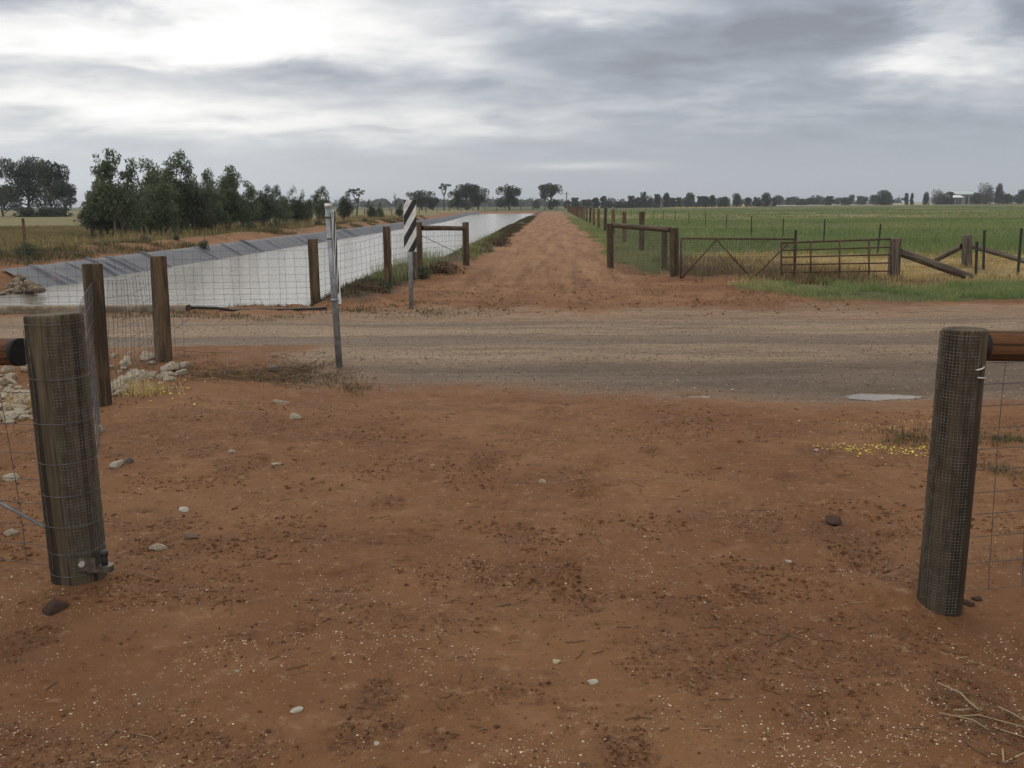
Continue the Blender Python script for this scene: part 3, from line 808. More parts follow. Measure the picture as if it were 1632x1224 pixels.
# ---- left gate post
def left_gate_post():
    p = at(128, 922); D = float(dview(p[0], p[1]))
    z0 = zg1(p[0], p[1])
    r = 0.110
    t = thing('gate_post', 'thick dark-streaked round timber gate post on the left with bolt hinge at its foot', 'gate post', (p[0], p[1], z0))
    H = at_d(82, 500, D)[2] - z0
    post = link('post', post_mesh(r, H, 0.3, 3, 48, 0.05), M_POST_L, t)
    mb = MB()
    zs = [at_d(100, y, D - 0.1)[2] - z0 for y in (518, 605, 676, 740, 791, 840, 883, 918)]
    for i, z in enumerate(zs):
        z = max(z, 0.02)
        mb.ring((0, 0), r + 0.004, 0.0016, z, 36)
    for k, ang in enumerate((3.75, 4.15)):
        mb.tube([((r + 0.005) * math.cos(ang + 0.05 * math.sin(9 * z)), (r + 0.005) * math.sin(ang + 0.05 * math.sin(9 * z)), z) for z in np.linspace(0.05, H - 0.06, 26)], 0.0014, 4, False)
    mb.build('wire_band', M_WIRE, t, True)
    # strip of fine square mesh on the right-hand half
    mb = MB()
    a0, a1 = R(-78), R(28)
    for z in np.arange(0.06, H - 0.01, 0.0135):
        mb.ring((0, 0), r + 0.0035, 0.0009, z, 14, a0 + 0.03 * math.sin(z * 4), a1)
    for a in np.arange(a0, a1, 0.0135 / r):
        mb.tube([((r + 0.0035) * math.cos(a), (r + 0.0035) * math.sin(a), z) for z in (0.06, 0.5, H - 0.01)], 0.0009, 4, False)
    mb.build('wire_mesh', M_MESHWRAP, t, True)
    # rail leaving to the left
    e = at_d(28, 561, D + 0.12); e2 = at_d(-700, 556, D + 0.9)
    rail = put_log('rail', e, e2, 0.058, M_RAIL, t, 8, 'orange brown log rail, shaded gap at its end painted black')
    cap = MB(); u = (e2 - e) / np.linalg.norm(e2 - e)
    cap.tube([e - u * 0.022 - np.array(t.location), e + u * 0.014 - np.array(t.location)], 0.0605, 22)
    cap.build('rail_gap_shade', M_GAP_SHADE, t, True)  # black disc paints the dark gap between rail and post
    # hinge gudgeon at the foot
    br = MB()
    f = -FWD; rg = RGT
    def W(cr, cf, z): return np.array([rg[0] * cr + f[0] * cf, rg[1] * cr + f[1] * cf, z])
    Mx = np.array([[rg[0], f[0], 0], [rg[1], f[1], 0], [0, 0, 1]])
    br.box(W(0.075, 0.095, 0.085), (0.09, 0.012, 0.055), Mx)
    br.box(W(0.125, 0.075, 0.055), (0.085, 0.05, 0.014), Mx)
    br.tube([W(0.155, 0.075, 0.048), W(0.155, 0.075, 0.075)], 0.03, 16)
    b = br.build('hinge_bracket', M_BRACKET, t)
    mb = MB(); mb.tube([W(0.15, 0.075, 0.07), W(0.15, 0.075, 0.135)], 0.013, 12); mb.tube([W(0.15, 0.075, 0.115), W(0.15, 0.075, 0.140)], 0.017, 12)
    mb.build('pin', M_BLACK, b, True)
    mb = MB(); mb.tube([W(0.066, 0.098, 0.09), W(0.066, 0.112, 0.09)], 0.013, 6)
    mb.build('bolt', M_STAPLE, b)
    # diagonal brace rod
    q0 = np.array([p[0], p[1], 0]) + W(-0.10, 0.05, 0.235) + [0, 0, z0]; q1 = at_d(-300, 640, D + 0.5)
    mb = MB(); mb.tube([q0 - np.array(t.location), q1 - np.array(t.location)], 0.007, 8)
    mb.build('brace_rod', M_GALV, t, True)
    return p
PL = left_gate_post()

def right_gate_post():
    p = at(1497, 968); D = float(dview(p[0], p[1]))
    z0 = zg1(p[0], p[1])
    r = 0.081
    t = thing('gate_post', 'dark timber gate post on the right wrapped in fine square mesh', 'gate post', (p[0], p[1], z0))
    H = at_d(1530, 524, D)[2] - z0
    link('post', post_mesh(r, H, 0.3, 12, 48, 0.02), M_POST_R, t)
    mb = MB()
    a0, a1 = R(110), R(292)
    for z in np.arange(0.0, H - 0.012, 0.0125):
        mb.ring((0, 0), r + 0.004, 0.00085, z, 22, a0, a1 + 0.03 * math.sin(z * 5))
    for a in np.arange(a0, a1, 0.0125 / r):
        mb.tube([((r + 0.004) * math.cos(a), (r + 0.004) * math.sin(a), z) for z in (0.0, 0.5, H - 0.012)], 0.00085, 4, False)
    mb.build('wire_mesh', M_MESHWRAP, t, True)
    for k, (py, ln, tl) in enumerate(((590, 0.040, 0.012), (602, 0.055, -0.006))):
        z = at_d(1540, py, D - r)[2] - z0
        aa = np.linspace(R(-78 + 6 * k), R(-78 + 6 * k) + ln / r, 7)
        mb = MB(); rr = r + np.array([0.001, 0.007, 0.009, 0.010, 0.009, 0.007, 0.001])
        mb.tube([(rr[i] * math.cos(a), rr[i] * math.sin(a), z + tl * i / 6) for i, a in enumerate(aa)], 0.0032, 8)
        mb.build('staple', M_STAPLE, t, True)
    e = at_d(1560, 551, D + 0.10); e2 = at_d(2300, 560, D + 0.4)
    put_log('rail', e, e2, 0.058, M_RAIL, t, 9, 'orange brown log rail, shaded gap at its end painted black')
    cap = MB(); u = (e2 - e) / np.linalg.norm(e2 - e)
    cap.tube([e - u * 0.02 - np.array(t.location), e + u * 0.016 - np.array(t.location)], 0.0605, 22)
    cap.build('rail_gap_shade', M_GAP_SHADE, t, True)  # same black disc, gap shade put in as colour
    # netting to the right
    f = thing('wire_fence', 'dark rectangular woven wire netting under the log rail at the right edge', 'wire fence', (p[0], p[1], z0))
    q = at_d(2300, 940, D + 0.35); q[2] = z0
    a = np.array([p[0], p[1], z0]) + 0.5 * r * np.array([RGT[0], RGT[1], 0])
    zz = [max(0.0, at_d(1600, y, D + 0.03)[2] - z0) for y in (935, 893, 852, 817, 783, 748, 715, 682, 647, 612, 578)]
    netting('netting', a, q, 1, 0.145, zz, 0.0016, M_WIRE_DK, f, 0, 5, 0.1)
    return p
PR = right_gate_post()

def ground_point(px, py):
    p = at(px, py)
    for _ in range(3):
        p = at(px, py, zg1(p[0], p[1]))
    return np.array([p[0], p[1], zg1(p[0], p[1])])

def add_post(parent, p, top_px, r, mat, seed, name='post', lean=None, label=None):
    D = float(dview(p[0], p[1]))
    tp = at_d(top_px[0], top_px[1], D)
    H = tp[2] - p[2]
    o = link(name, post_mesh(r, H, 0.3, seed, 28, 0.04), mat, parent)
    o.location = Vector(p) - parent.location
    ax = Vector((tp[0] - p[0], tp[1] - p[1], H))
    o.rotation_mode = 'QUATERNION'
    o.rotation_quaternion = ax.to_track_quat('Z', 'Y')
    o.rotation_quaternion = Vector((0, 0, 1)).rotation_difference(ax)
    if label: o['label'] = label
    return o, H

def left_wing():
    a = ground_point(163, 645); b = ground_point(261, 573)
    t = thing('wire_fence', 'two brown posts and slack netting running from left gate post to road', 'wire fence', a)
    add_post(t, a, (147, 420), 0.072, M_POST, 21)
    add_post(t, b, (252, 408), 0.082, M_POST, 22)
    g = np.array([PL[0], PL[1], zg1(PL[0], PL[1])])
    n = netting('netting', g + [-0.03, 0.08, 0], a, 1, 0.12, HZ, 0.0018, M_WIRE_DK, t, 0.02, 3)
    netting('netting', a, b, 1, 0.11, HZ, 0.0018, M_WIRE_DK, t, 0.05, 4, 0.6)
    e = b + np.array([0.24, 0.12, 0])
    netting('netting', b, e, 1, 0.06, HZ[:7], 0.0016, M_WIRE_DK, t, 0.2, 6, 0.8)
    t2 = thing('wire_fence', 'wire netting beneath the orange log rail at the left edge', 'wire fence', g)
    netting('netting', g + np.array([-0.1, 0, 0]), g + np.array([-3.6, 0.7, 0]), 1, 0.16, HZ[:8], 0.0018, M_WIRE_DK, t2, 0, 7)
left_wing()

def canal_fence():
    a = ground_point(503, 484); b = ground_point(619, 452); c = ground_point(668, 428); l = at(-420, 500)
    t = thing('wire_fence', 'wire netting fence with round posts along the near end of the water channel', 'wire fence', a)
    add_post(t, a, (498, 381), 0.085, M_POST, 31)
    add_post(t, b, (616, 361), 0.075, M_POST, 32)
    netting('netting', l, a, 1, 0.15, HZ, 0.0023, M_WIRE_DK, t, 0.02, 8, 0.4)
    netting('netting', a, b, 1, 0.15, HZ, 0.0023, M_WIRE_DK, t, 0.02, 9, 0.4)
    netting('netting', b, c, 1, 0.15, HZ, 0.0030, M_WIRE_DK, t, 0.02, 10, 0.4)
    # H frame
    d = ground_point(743, 423)
    f = thing('brace_frame', 'timber H-frame of two posts and a top rail left of the dirt track', 'fence frame', c)
    o1, H1 = add_post(f, c, (666, 354), 0.088, M_POST, 33)
    o2, H2 = add_post(f, d, (742, 354), 0.088, M_POST, 34)
    D = float(dview(c[0], c[1]))
    put_log('rail', at_d(671, 363, D), at_d(738, 364, float(dview(d[0], d[1]))), 0.058, M_POST, f, 35)
    netting('netting', c, d, 1, 0.15, HZ, 0.0030, M_WIRE_DK, f, 0.0, 11, 0.4)
    mb = MB(); mb.tube([c + [0.05, 0, 0.85] - np.array(f.location), d + [-0.05, 0, 0.25] - np.array(f.location)], 0.007, 6)
    mb.build('brace_wire', M_WIRE_DK, f)
    e = ground_point(660, 440)
    t3 = thing('fence_post', 'short pale timber post just behind the striped sign', 'post', e)
    add_post(t3, e, (660, 400), 0.07, M_POST_GREY, 36)
canal_fence()

def right_frame():
    a = ground_point(973, 427); b = ground_point(1075, 441); c = ground_point(1059, 429)
    f = thing('brace_frame', 'timber H-frame with netting right of the dirt track, joined to the rusty gates', 'fence frame', a)
    add_post(f, a, (972, 356), 0.088, M_POST_R, 41)
    add_post(f, b, (1074, 363), 0.098, M_POST_R, 42)
    Da, Db = float(dview(a[0], a[1])), float(dview(b[0], b[1]))
    put_log('rail', at_d(978, 359, Da), at_d(1068, 366, Db), 0.06, M_POST_R, f, 43)
    netting('netting', a, b, 1, 0.055, [0.03 + 0.06 * k for k in range(17)], 0.0034, M_WIRE_NET, f, 0.0, 12, 0.4)
    t = thing('fence_post', 'dark upright timber post just behind the right-hand H-frame', 'post', c)
    add_post(t, c, (1059, 361), 0.075, M_POST_R, 44)
    # fence running away along the track
    fx = ground_point(1014, 402)
    t = thing('wire_fence', 'long fence of reddish posts receding along the right side of the track', 'wire fence', fx)
    Ys = [fx[1] + k * 7.6 for k in range(24)]
    rng = np.random.default_rng(5)
    prev = None
    mbw = MB()
    for k, y in enumerate(Ys):
        x = 3.0 + 0.002 * (y - 30)
        p = np.array([x, y, zg1(x, y)])
        o = link('post', post_mesh(0.085 + 0.012 * rng.random(), 1.25 + 0.12 * rng.random(), 0.3, 50 + k, 16), M_POST_RED if k % 3 else M_POST_R, t)
        o.location = Vector(p) - t.location
        o.rotation_euler = (rng.uniform(-.03, .03), rng.uniform(-.03, .03), 0)
        if prev is not None:
            for z in (0.2, 0.4, 0.6, 0.8, 1.0):
                mbw.tube([prev + [0.07, 0, z] - fx, p + [0.07, 0, z] - fx], 0.004, 4, False)
        prev = p
    s = a
    for z in (0.2, 0.4, 0.6, 0.8, 1.0):
        mbw.tube([s + [0, 0, z] - fx, np.array([3.0, Ys[0], z]) - fx], 0.003, 4, False)
    mbw.build('strand_wire', M_WIRE_DK, t)
    return b
HB = right_frame()

def farm_gates():
    D = 19.6
    Dz = lambda px, py, d=D: at_d(px, py, d)
    g = thing('farm_gate', 'rusty brown pipe gate with zigzag bracing and fine mesh beside the right H-frame', 'gate', Dz(1084, 447))
    o0 = np.array(g.location)
    fr = MB()
    c = [(1085, 380), (1266, 381), (1266, 447), (1085, 447)]
    P = [Dz(*q) - o0 for q in c]
    for i in range(4):
        fr.tube([P[i], P[(i + 1) % 4]], 0.021, 10)
    fr.build('frame', M_RUST, g, True)
    br = MB()
    zz = [(1087, 443), (1142, 382), (1199, 445), (1259, 385)]
    for i in range(3):
        br.tube([Dz(*zz[i]) - o0, Dz(*zz[i + 1]) - o0], 0.015, 8)
    br.build('brace', M_RUST, g, True)
    mb = MB()
    for x in np.arange(1088, 1264, 3.4):
        mb.tube([Dz(x, 380) - o0, Dz(x, 447) - o0], 0.0026, 4, False)
    for y in np.arange(383.5, 446, 3.6):
        mb.tube([Dz(1085, y) - o0, Dz(1266, y) - o0], 0.0026, 4, False)
    mb.build('mesh_infill', M_WIRE_NET, g)
    D2 = 19.3
    g = thing('farm_gate', 'rusty five-bar pipe gate hung on the stout grey timber post', 'gate', Dz(1245, 447, D2))
    o0 = np.array(g.location)
    fr = MB()
    L = [(1245, 387), (1420, 381), (1420, 446), (1245, 444)]
    P = [Dz(*q, D2) - o0 for q in L]
    for i in range(4):
        fr.tube([P[i], P[(i + 1) % 4]], 0.021, 10)
    fr.build('frame', M_RUST, g, True)
    for a, b in ((399, 394), (410, 406), (422, 419), (434, 432)):
        mb = MB(); mb.tube([Dz(1246, a, D2) - o0, Dz(1419, b, D2) - o0], 0.015, 8); mb.build('bar', M_RUST, g, True)
    for x in (1292, 1338, 1385):
        mb = MB(); mb.tube([Dz(x, 386 - (x - 1245) * 0.03, D2 - 0.03) - o0, Dz(x, 446, D2 - 0.03) - o0], 0.018, 8); mb.build('upright', M_RUST, g, True)
    # post and fallen stay
    p = ground_point(1424, 443)
    t = thing('strainer_post', 'stout grey strainer post ending the five-bar gate, with a sloping log stay', 'post', p)
    add_post(t, p, (1427, 380), 0.125, M_POST_GREY, 61)
    e = ground_point(1548, 444)
    put_log('stay', at_d(1434, 402, float(dview(p[0], p[1]))), e + [0, 0, 0.02], 0.085, M_POST_GREY, t, 62)
    q = ground_point(1541, 427)
    t = thing('strainer_post', 'grey strainer post with two sloping log stays at the right edge', 'post', q)
    add_post(t, q, (1541, 374), 0.115, M_POST_GREY, 63)
    Dq = float(dview(q[0], q[1]))
    put_log('stay', at_d(1534, 392, Dq), ground_point(1486, 420) + [0, 0, 0.05], 0.065, M_POST_GREY, t, 64)
    put_log('stay', at_d(1547, 391, Dq), at_d(1660, 424, Dq - 1.0), 0.065, M_POST_GREY, t, 65)
farm_gates()

def picket_mesh(h):
    """star picket: three flanges"""
    mb = MB()
    for k in range(3):
        a = k * 2.0944
        M = np.array([[math.cos(a), -math.sin(a), 0], [math.sin(a), math.cos(a), 0], [0, 0, 1]])
        mb.box(M @ np.array([0.016, 0, (h - 0.3) / 2]), (0.032, 0.006, h + 0.3), M)
    return mb

def pickets():
    # star pickets nearest to the gates: things of their own
    near = [(1555, 440, 1557, 385, 'dark star picket nearest to the foot of the sloping stay'), (1567, 430, 1569, 367, 'tall dark star picket right behind the grey strainer post'),
            (1622, 438, 1628, 364, 'dark star picket at the right edge of the photo'), (1266, 441, 1268, 367, 'thin dark star picket standing where the two gates overlap')]
    for bx, by, tx, ty, lab in near:
        p = ground_point(bx, by); D = float(dview(p[0], p[1]))
        tp = at_d(tx, ty, D)
        mb = picket_mesh(tp[2] - p[2])
        o = mb.build('star_picket', M_PICKET)
        o.location = p
        o.rotation_mode = 'QUATERNION'
        o.rotation_quaternion = Vector((0, 0, 1)).rotation_difference(Vector(tp - p))
        tag(o, lab, 'star picket', 'star pickets around the gates')
    # plain wires of the road side fence on the right
    a = ground_point(1427, 443); b = ground_point(1700, 440)
    t = thing('wire_fence', 'plain strand wires strung from the grey strainer post to the pickets at right', 'wire fence', a)
    mb = MB()
    for z in (0.15, 0.35, 0.6, 0.85):
        mb.tube([np.array([0, 0, z]), b - a + [0, 0, z]], 0.0025, 4, False)
    mb.build('strand_wire', M_WIRE_DK, t)
    # the picket fence that crosses the paddock
    pts = [(1398, 408, 368), (1310, 391, 364), (1252, 380, 357)]
    s = ground_point(1398, 408)
    t = thing('wire_fence', 'sparse line of dark steel pickets and wire crossing the green paddock behind the gates', 'wire fence', s)
    prev = None; mbw = MB()
    rng = np.random.default_rng(8)
    for k in range(16):
        y = s[1] + k * 5.6 + k * k * 0.25
        x = s[0] + 0.012 * (y - s[1])
        p = np.array([x, y, zg1(x, y)])
        mb = picket_mesh(0.95 + 0.08 * rng.random())
        o = mb.build('picket', M_PICKET, t)
        o.location = Vector(p) - t.location
        o.rotation_euler = (rng.uniform(-.05, .05), rng.uniform(-.05, .05), rng.uniform(0, 3))
        o.scale = (0.85, 0.85, 1)
        if prev is not None:
            for z in (0.3, 0.55, 0.8):
                mbw.tube([prev + [0, 0, z] - s, p + [0, 0, z] - s], 0.0035, 4, False)
        prev = p
    mbw.build('strand_wire', M_WIRE_DK, t)
pickets()

def far_fences():
    # low fence across the far end of the channel
    y = 232.0
    t = thing('wire_fence', 'far dark timber fence crossing beyond the end of the water channel and track', 'wire fence', (0, y, 0))
    rng = np.random.default_rng(18)
    mb = MB()
    for k, x in enumerate(np.arange(-44, 16, 3.0)):
        m2 = MB(); m2.tube([(x, 0, -0.2), (x + rng.uniform(-.05, .05), 0, 1.2 + rng.uniform(0, .2))], 0.10, 8)
        m2.build('post', M_POST_GREY, t)
    for z in (0.5, 1.05):
        mb.tube([(-44, 0, z), (16, 0, z)], 0.03, 5)
    mb.build('rail', M_POST_GREY, t)
    # fence behind the far bank
    t = thing('wire_fence', 'old fence of thin brown posts beyond the far bank of the channel', 'wire fence', (-17.5, 28, 0))
    rng = np.random.default_rng(28)
    mb = MB(); prev = None
    q = at(40, 393)
    ys = [q[1] + k * 11.0 for k in range(14)]
    for k, yy in enumerate(ys):
        x = q[0] - 0.02 * (yy - q[1])
        p = np.array([x + 17.5, yy - 28, zg1(x, yy)])
        m2 = MB(); m2.tube([p + [0, 0, -0.2], p + [rng.uniform(-.04, .04), 0, 1.15]], 0.06, 10)
        m2.build('post', M_POST_RED, t)
        if prev is not None:
            for z in (0.4, 0.7, 1.0):
                mb.tube([prev + [0, 0, z], p + [0, 0, z]], 0.004, 4, False)
        prev = p
    mb.build('strand_wire', M_WIRE_DK, t)
far_fences()

# ------------------------------------------------------------------ signs
def stripes_panel(parent, c, w, h, rot, nfront=True):
    """striped hazard board: plate plus black bands, facing -Y before rotation"""
    th = 0.006
    holder = MB()
    holder.box((0, 0, 0), (w, th, h))
    pl = holder.build('sign_panel', M_WHITE, parent)
    # bands are cut to the plate
    bm = bmesh.new()
    per = h / 2.42; bw = per * 0.5
    rise = 1.75
    k = -3
    y = -th / 2 - 0.0025
    while k < 5:
        z0 = -h / 2 + k * per + per * 0.18
        poly = [(-w / 2, z0), (w / 2, z0 + w * rise), (w / 2, z0 + w * rise + bw), (-w / 2, z0 + bw)]
        # clip to the plate height
        def clip(poly, lim, sign):
            out = []
            for i in range(len(poly)):
                a, b = poly[i], poly[(i + 1) % len(poly)]
                ia, ib = sign * (a[1] - lim) <= 0, sign * (b[1] - lim) <= 0
                if ia: out.append(a)
                if ia != ib:
                    s = (lim - a[1]) / (b[1] - a[1]); out.append((a[0] + s * (b[0] - a[0]), lim))
            return out
        poly = clip(poly, h / 2 - 0.001, 1)
        poly = clip(poly, -h / 2 + 0.001, -1) if poly else poly
        if len(poly) >= 3:
            bm.faces.new([bm.verts.new((px, y, pz)) for px, pz in poly])
        k += 1
    me = bpy.data.meshes.new('black_stripes')
    bm.to_mesh(me); bm.free()
    s = link('black_stripes', me, M_BLACK, pl)
    pl.location = c
    pl.rotation_euler = rot
    return pl

def signs():
    p = ground_point(655, 488); D = float(dview(p[0], p[1]))
    t = thing('hazard_sign', 'black and white diagonally striped marker board on a grey pole at the channel corner', 'sign', p)
    top = at_d(653, 330, D) - p
    mb = MB(); mb.tube([(0, 0, -0.3), tuple(top)], 0.035, 16); mb.build('pole', M_GALV, t, True)
    c = at_d(653.5, 360, D - 0.045) - p
    stripes_panel(t, Vector(c), 0.195, 0.79, (0, R(1), R(YAW + 16)))
    # edge-on sign by the road
    p = ground_point(541, 588); D = float(dview(p[0], p[1]))
    t = thing('sign_post', 'leaning galvanised pole at the near road edge carrying a narrow sign seen edge-on', 'sign post', p)
    top = at_d(523, 326, D) - p
    mb = MB()
    mb.tube([-0.15 * top / np.linalg.norm(top), top * 0.5, top], [0.034, 0.033, 0.033], 20)
    mb.build('pole', M_GALV, t, True)
    for f in (0.80, 0.93, 0.42):
        q = top * f; u = top / np.linalg.norm(top)
        mb = MB(); mb.tube([q - u * 0.014, q + u * 0.014], 0.039, 20); mb.build('clamp', M_GALV, t, True)
    mb = MB(); u = top / np.linalg.norm(top); mb.tube([top - u * 0.03, top + u * 0.012], 0.037, 20); mb.build('pole_cap', M_STAPLE, t, True)
    c = at_d(534.5, 403, D + 0.06) - p
    pl = stripes_panel(t, Vector(c), 0.2, 0.82, (0, R(-4.2), R(YAW + 92)))
    # white marker stake
    p = ground_point(540, 480); D = float(dview(p[0], p[1]))
    H = at_d(540, 412, D)[2] - p[2]
    mb = MB(); mb.box((0, 0, H / 2 - 0.1), (0.085, 0.022, H + 0.2)); mb.box((0, -0.0125, H - 0.22), (0.05, 0.003, 0.10))
    o = mb.build('marker_stake', M_WHITE)
    o.location = p; o.rotation_euler = (0, R(-3), R(10))
    tag(o, 'short white flat marker stake behind the leaning galvanised pole', 'marker stake')
signs()

# ------------------------------------------------------------------ rocks
def rock_mesh(seed, sub=3, angular=0.5):
    rng = np.random.default_rng(seed)
    bm = bmesh.new()
    bmesh.ops.create_icosphere(bm, subdivisions=sub, radius=1.0)
    co = np.array([v.co[:] for v in bm.verts])
    for _ in range(15):
        n = rng.normal(size=3); n /= np.linalg.norm(n)
        c = rng.uniform(0.5, 0.85)
        d = co @ n - c
        co = co - np.where(d > 0, d, 0)[:, None] * n * (0.75 + angular * 0.4)
    co = co * (1 + 0.16 * (fbm(co[:, 0] * 2 + 3 * seed, co[:, 1] * 2 + co[:, 2] * 1.7, seed, 3) - 0.5))[:, None]
    co = co + 0.05 * (fbm(co[:, 0] * 6 + co[:, 2] * 5, co[:, 1] * 6, seed + 5, 2) - 0.5)[:, None] * co
    for v, c in zip(bm.verts, co): v.co = c
    me = bpy.data.meshes.new('rock')
    bm.to_mesh(me); bm.free()
    return me

def rocks():
    protos = []
    for k in range(9):
        me = rock_mesh(100 + k); me.materials.append(M_LIME); protos.append(me)
    rng = np.random.default_rng(77)
    # heap behind the left gate post
    def inside(px, py):
        poly = [(-60, 585), (60, 588), (150, 585), (215, 570), (262, 578), (300, 592), (270, 610), (215, 632), (135, 645), (70, 690), (-60, 700)]
        c = False; j = len(poly) - 1
        for i in range(len(poly)):
            if ((poly[i][1] > py) != (poly[j][1] > py)) and px < (poly[j][0] - poly[i][0]) * (py - poly[i][1]) / (poly[j][1] - poly[i][1]) + poly[i][0]:
                c = not c
            j = i
        return c
    n = 0; spots = []
    while n < 270:
        px, py = rng.uniform(-60, 310), rng.uniform(566, 700)
        if not inside(px, py): continue
        p = at(px, py)
        s = rng.choice([0.025, 0.04, 0.055, 0.08, 0.11], p=[.2, .26, .26, .2, .08])
        if any((p[0] - q[0]) ** 2 + (p[1] - q[1]) ** 2 < (0.6 * (s + q[2])) ** 2 for q in spots): 
            n += 0.25; continue
        spots.append((p[0], p[1], s)); n += 1
    for x, y, s in spots:
        me = protos[rng.integers(0, 9)]
        o = link('rock', me); o.location = (x, y, zg1(x, y) + s * 0.18)
        o.scale = (s * rng.uniform(0.9, 1.5), s * rng.uniform(0.8, 1.2), s * rng.uniform(0.55, 0.85))
        o.rotation_euler = (rng.uniform(-.3, .3), rng.uniform(-.3, .3), rng.uniform(0, 6.3))
        tag(o, 'pale limestone rock in the rubble heap behind the left gate post', 'rock', 'limestone rocks heaped by the left fence')
    # single stones on the bare ground
    W, L, D, Yl = M_LIMEW, M_LIME, M_DARKSTONE, M_YSTONE
    lst = [(447, 644, .062, L, 'squarish tan stone left of centre near the road'), (470, 667, .05, L, 'flat tan stone just in front of the squarish one'),
           (434, 586, .055, D, 'round dark ball-like stone at the road edge left of the sign pole'),
           (186, 743, .045, W, 'white flat stone right of the left gate post'), (206, 736, .042, D, 'dark stone touching the white flat stone'),
           (371, 721, .036, L, 'reddish tan stone on bare soil left of centre'), (294, 813, .032, W, 'small pale faceted stone alone on the left soil'),
           (252, 874, .040, L, 'low tan stone right of the left hinge'), (155, 687, .06, L, 'pale rock close behind the left gate post'),
           (886, 1055, .016, Yl, 'small yellowish lumpy stone in the foreground'), (944, 1088, .019, W, 'smooth white pebble in the centre foreground'),
           (473, 1133, .019, W, 'rough whitish stone in the left foreground'), (601, 1186, .011, W, 'tiny white pebble at the bottom edge'),
           (864, 768, .022, L, 'small flat tan stone in mid foreground'), (1256, 895, .017, W, 'small whitish stone left of the right gate post'),
           (441, 741, .028, L, 'tan stone beside dark clods left of centre'), (20, 762, .055, L, 'pale wedge stone under the left wire netting'),
           (20, 850, .035, L, 'low pale stone at the left edge below the brace rod'), (305, 857, .035, M_RIPRAP, 'brown stone among clods at left'),
           (1300, 718, .02, W, 'little pale stone among the yellow petals'), (690, 742, .018, L, 'small tan pebble left of the centre line'), (1167, 622, .022, L, 'pale stone at the near road edge right of centre'), (378, 1070, .012, L, 'tiny orange tan pebble in the lower left'),
           (1330, 832, .05, M_CLOD_D, 'dark clod of earth left of the right gate post'), (88, 972, .055, M_CLOD_D, 'dark sunken clod in front of the left gate post'),
           (1540, 962, .028, M_CLOD_D, 'dark dropping lump right of the right gate post'), (1558, 956, .022, M_CLOD_D, 'second dark lump beside the right gate post')]
    for k, (px, py, s, m, lab) in enumerate(lst):
        p = ground_point(px, py)
        me = rock_mesh(300 + k, 3, 0.2 if m is D or m is M_CLOD_D else 0.6); me.materials.append(m)
        nm = 'earth_clod' if m is M_CLOD_D else 'stone'
        o = link(nm, me); o.location = (p[0], p[1], p[2] + s * (0.55 if k == 2 else 0.12))
        o.scale = (s * rng.uniform(1.0, 1.35), s * rng.uniform(0.85, 1.1), s * (0.9 if k == 2 else rng.uniform(0.5, 0.75)))
        o.rotation_euler = (0, 0, rng.uniform(-.4, .4))
        tag(o, lab, 'clod' if nm == 'earth_clod' else 'stone')
    # rubble on the far bank
    pr = []
    for k in range(6):
        me = rock_mesh(500 + k); me.materials.append(M_RIPRAP); pr.append(me)
    for k in range(170):
        px, f = rng.uniform(-60, 62), rng.uniform(0, 1)
        top = np.interp(px, [-60, 5, 20, 62], [428, 430, 432, 461]); bot = np.interp(px, [-60, 30, 66], [474, 469, 463])
        py = top + (bot - top) * f
        p = at(px, py, -0.05 - 0.33 * f)
        s = rng.uniform(0.06, 0.15)
        o = link('rubble_stone', pr[rng.integers(0, 6)])
        o.location = p; o.scale = (s * rng.uniform(0.9, 1.5), s, s * rng.uniform(0.5, 0.8)); o.rotation_euler = (rng.uniform(-.4, .4), rng.uniform(-.4, .4), rng.uniform(0, 6))
        tag(o, 'brown rubble stone piled on the far channel bank at the left edge', 'stone', 'rubble stones on the far bank')
    # stones at the foot of the channel fence post
    for k, (px, py, s, lab) in enumerate([(517, 470, .13, 'grey stone at the foot of the channel fence post'), (452, 479, .09, 'low grey stone by the black pipe'), (440, 481, .07, 'smallest grey stone by the black pipe'), (600, 462, .08, 'grey stone on the bank below the second channel post')]):
        p = ground_point(px, py)
        o = link('stone', pr[k]); o.location = (p[0], p[1], p[2] + s * .3); o.scale = (s * 1.2, s, s * .7)
        tag(o, lab, 'stone')
M_CLOD_D = mat_noise('dark_earth', (0.045, 0.026, 0.018), (0.10, 0.052, 0.032), 25, 0.95, 0, 0.01)
rocks()

# ------------------------------------------------------------------ small things on the ground
def bits(name, P, size, zfac, seed, mat, kind, label, cat, var=None, power=1.0):
    """many little faceted stones in one mesh"""
    rng = np.random.default_rng(seed)
    n = len(P)
    base = np.array([[1, 0, 0], [-1, 0, 0], [0, 1, 0], [0, -1, 0], [0, 0, 1], [0, 0, -1]], float)
    tri = np.array([(0, 2, 4), (2, 1, 4), (1, 3, 4), (3, 0, 4), (2, 0, 5), (1, 2, 5), (3, 1, 5), (0, 3, 5)])
    V = base[None] * rng.uniform(0.55, 1.15, (n, 6, 1)) + rng.uniform(-.25, .25, (n, 6, 3))
    V[:, :, 2] *= zfac
    a = rng.uniform(0, 6.28, n); c, s = np.cos(a), np.sin(a)
    x = V[:, :, 0] * c[:, None] - V[:, :, 1] * s[:, None]; y = V[:, :, 0] * s[:, None] + V[:, :, 1] * c[:, None]
    V[:, :, 0], V[:, :, 1] = x * rng.uniform(0.7, 1.3, (n, 1)), y
    V = V * size[:, None, None] + P[:, None, :]
    T = (tri[None] + 6 * np.arange(n)[:, None, None]).reshape(-1, 3)
    me = mesh_np(name, V.reshape(-1, 3), None, T, False)
    v = rng.random(n) ** power if var is None else var
    add_float(me, 'var', np.repeat(v, 6))
    return tag(link(name, me, mat), label, cat, None, kind)

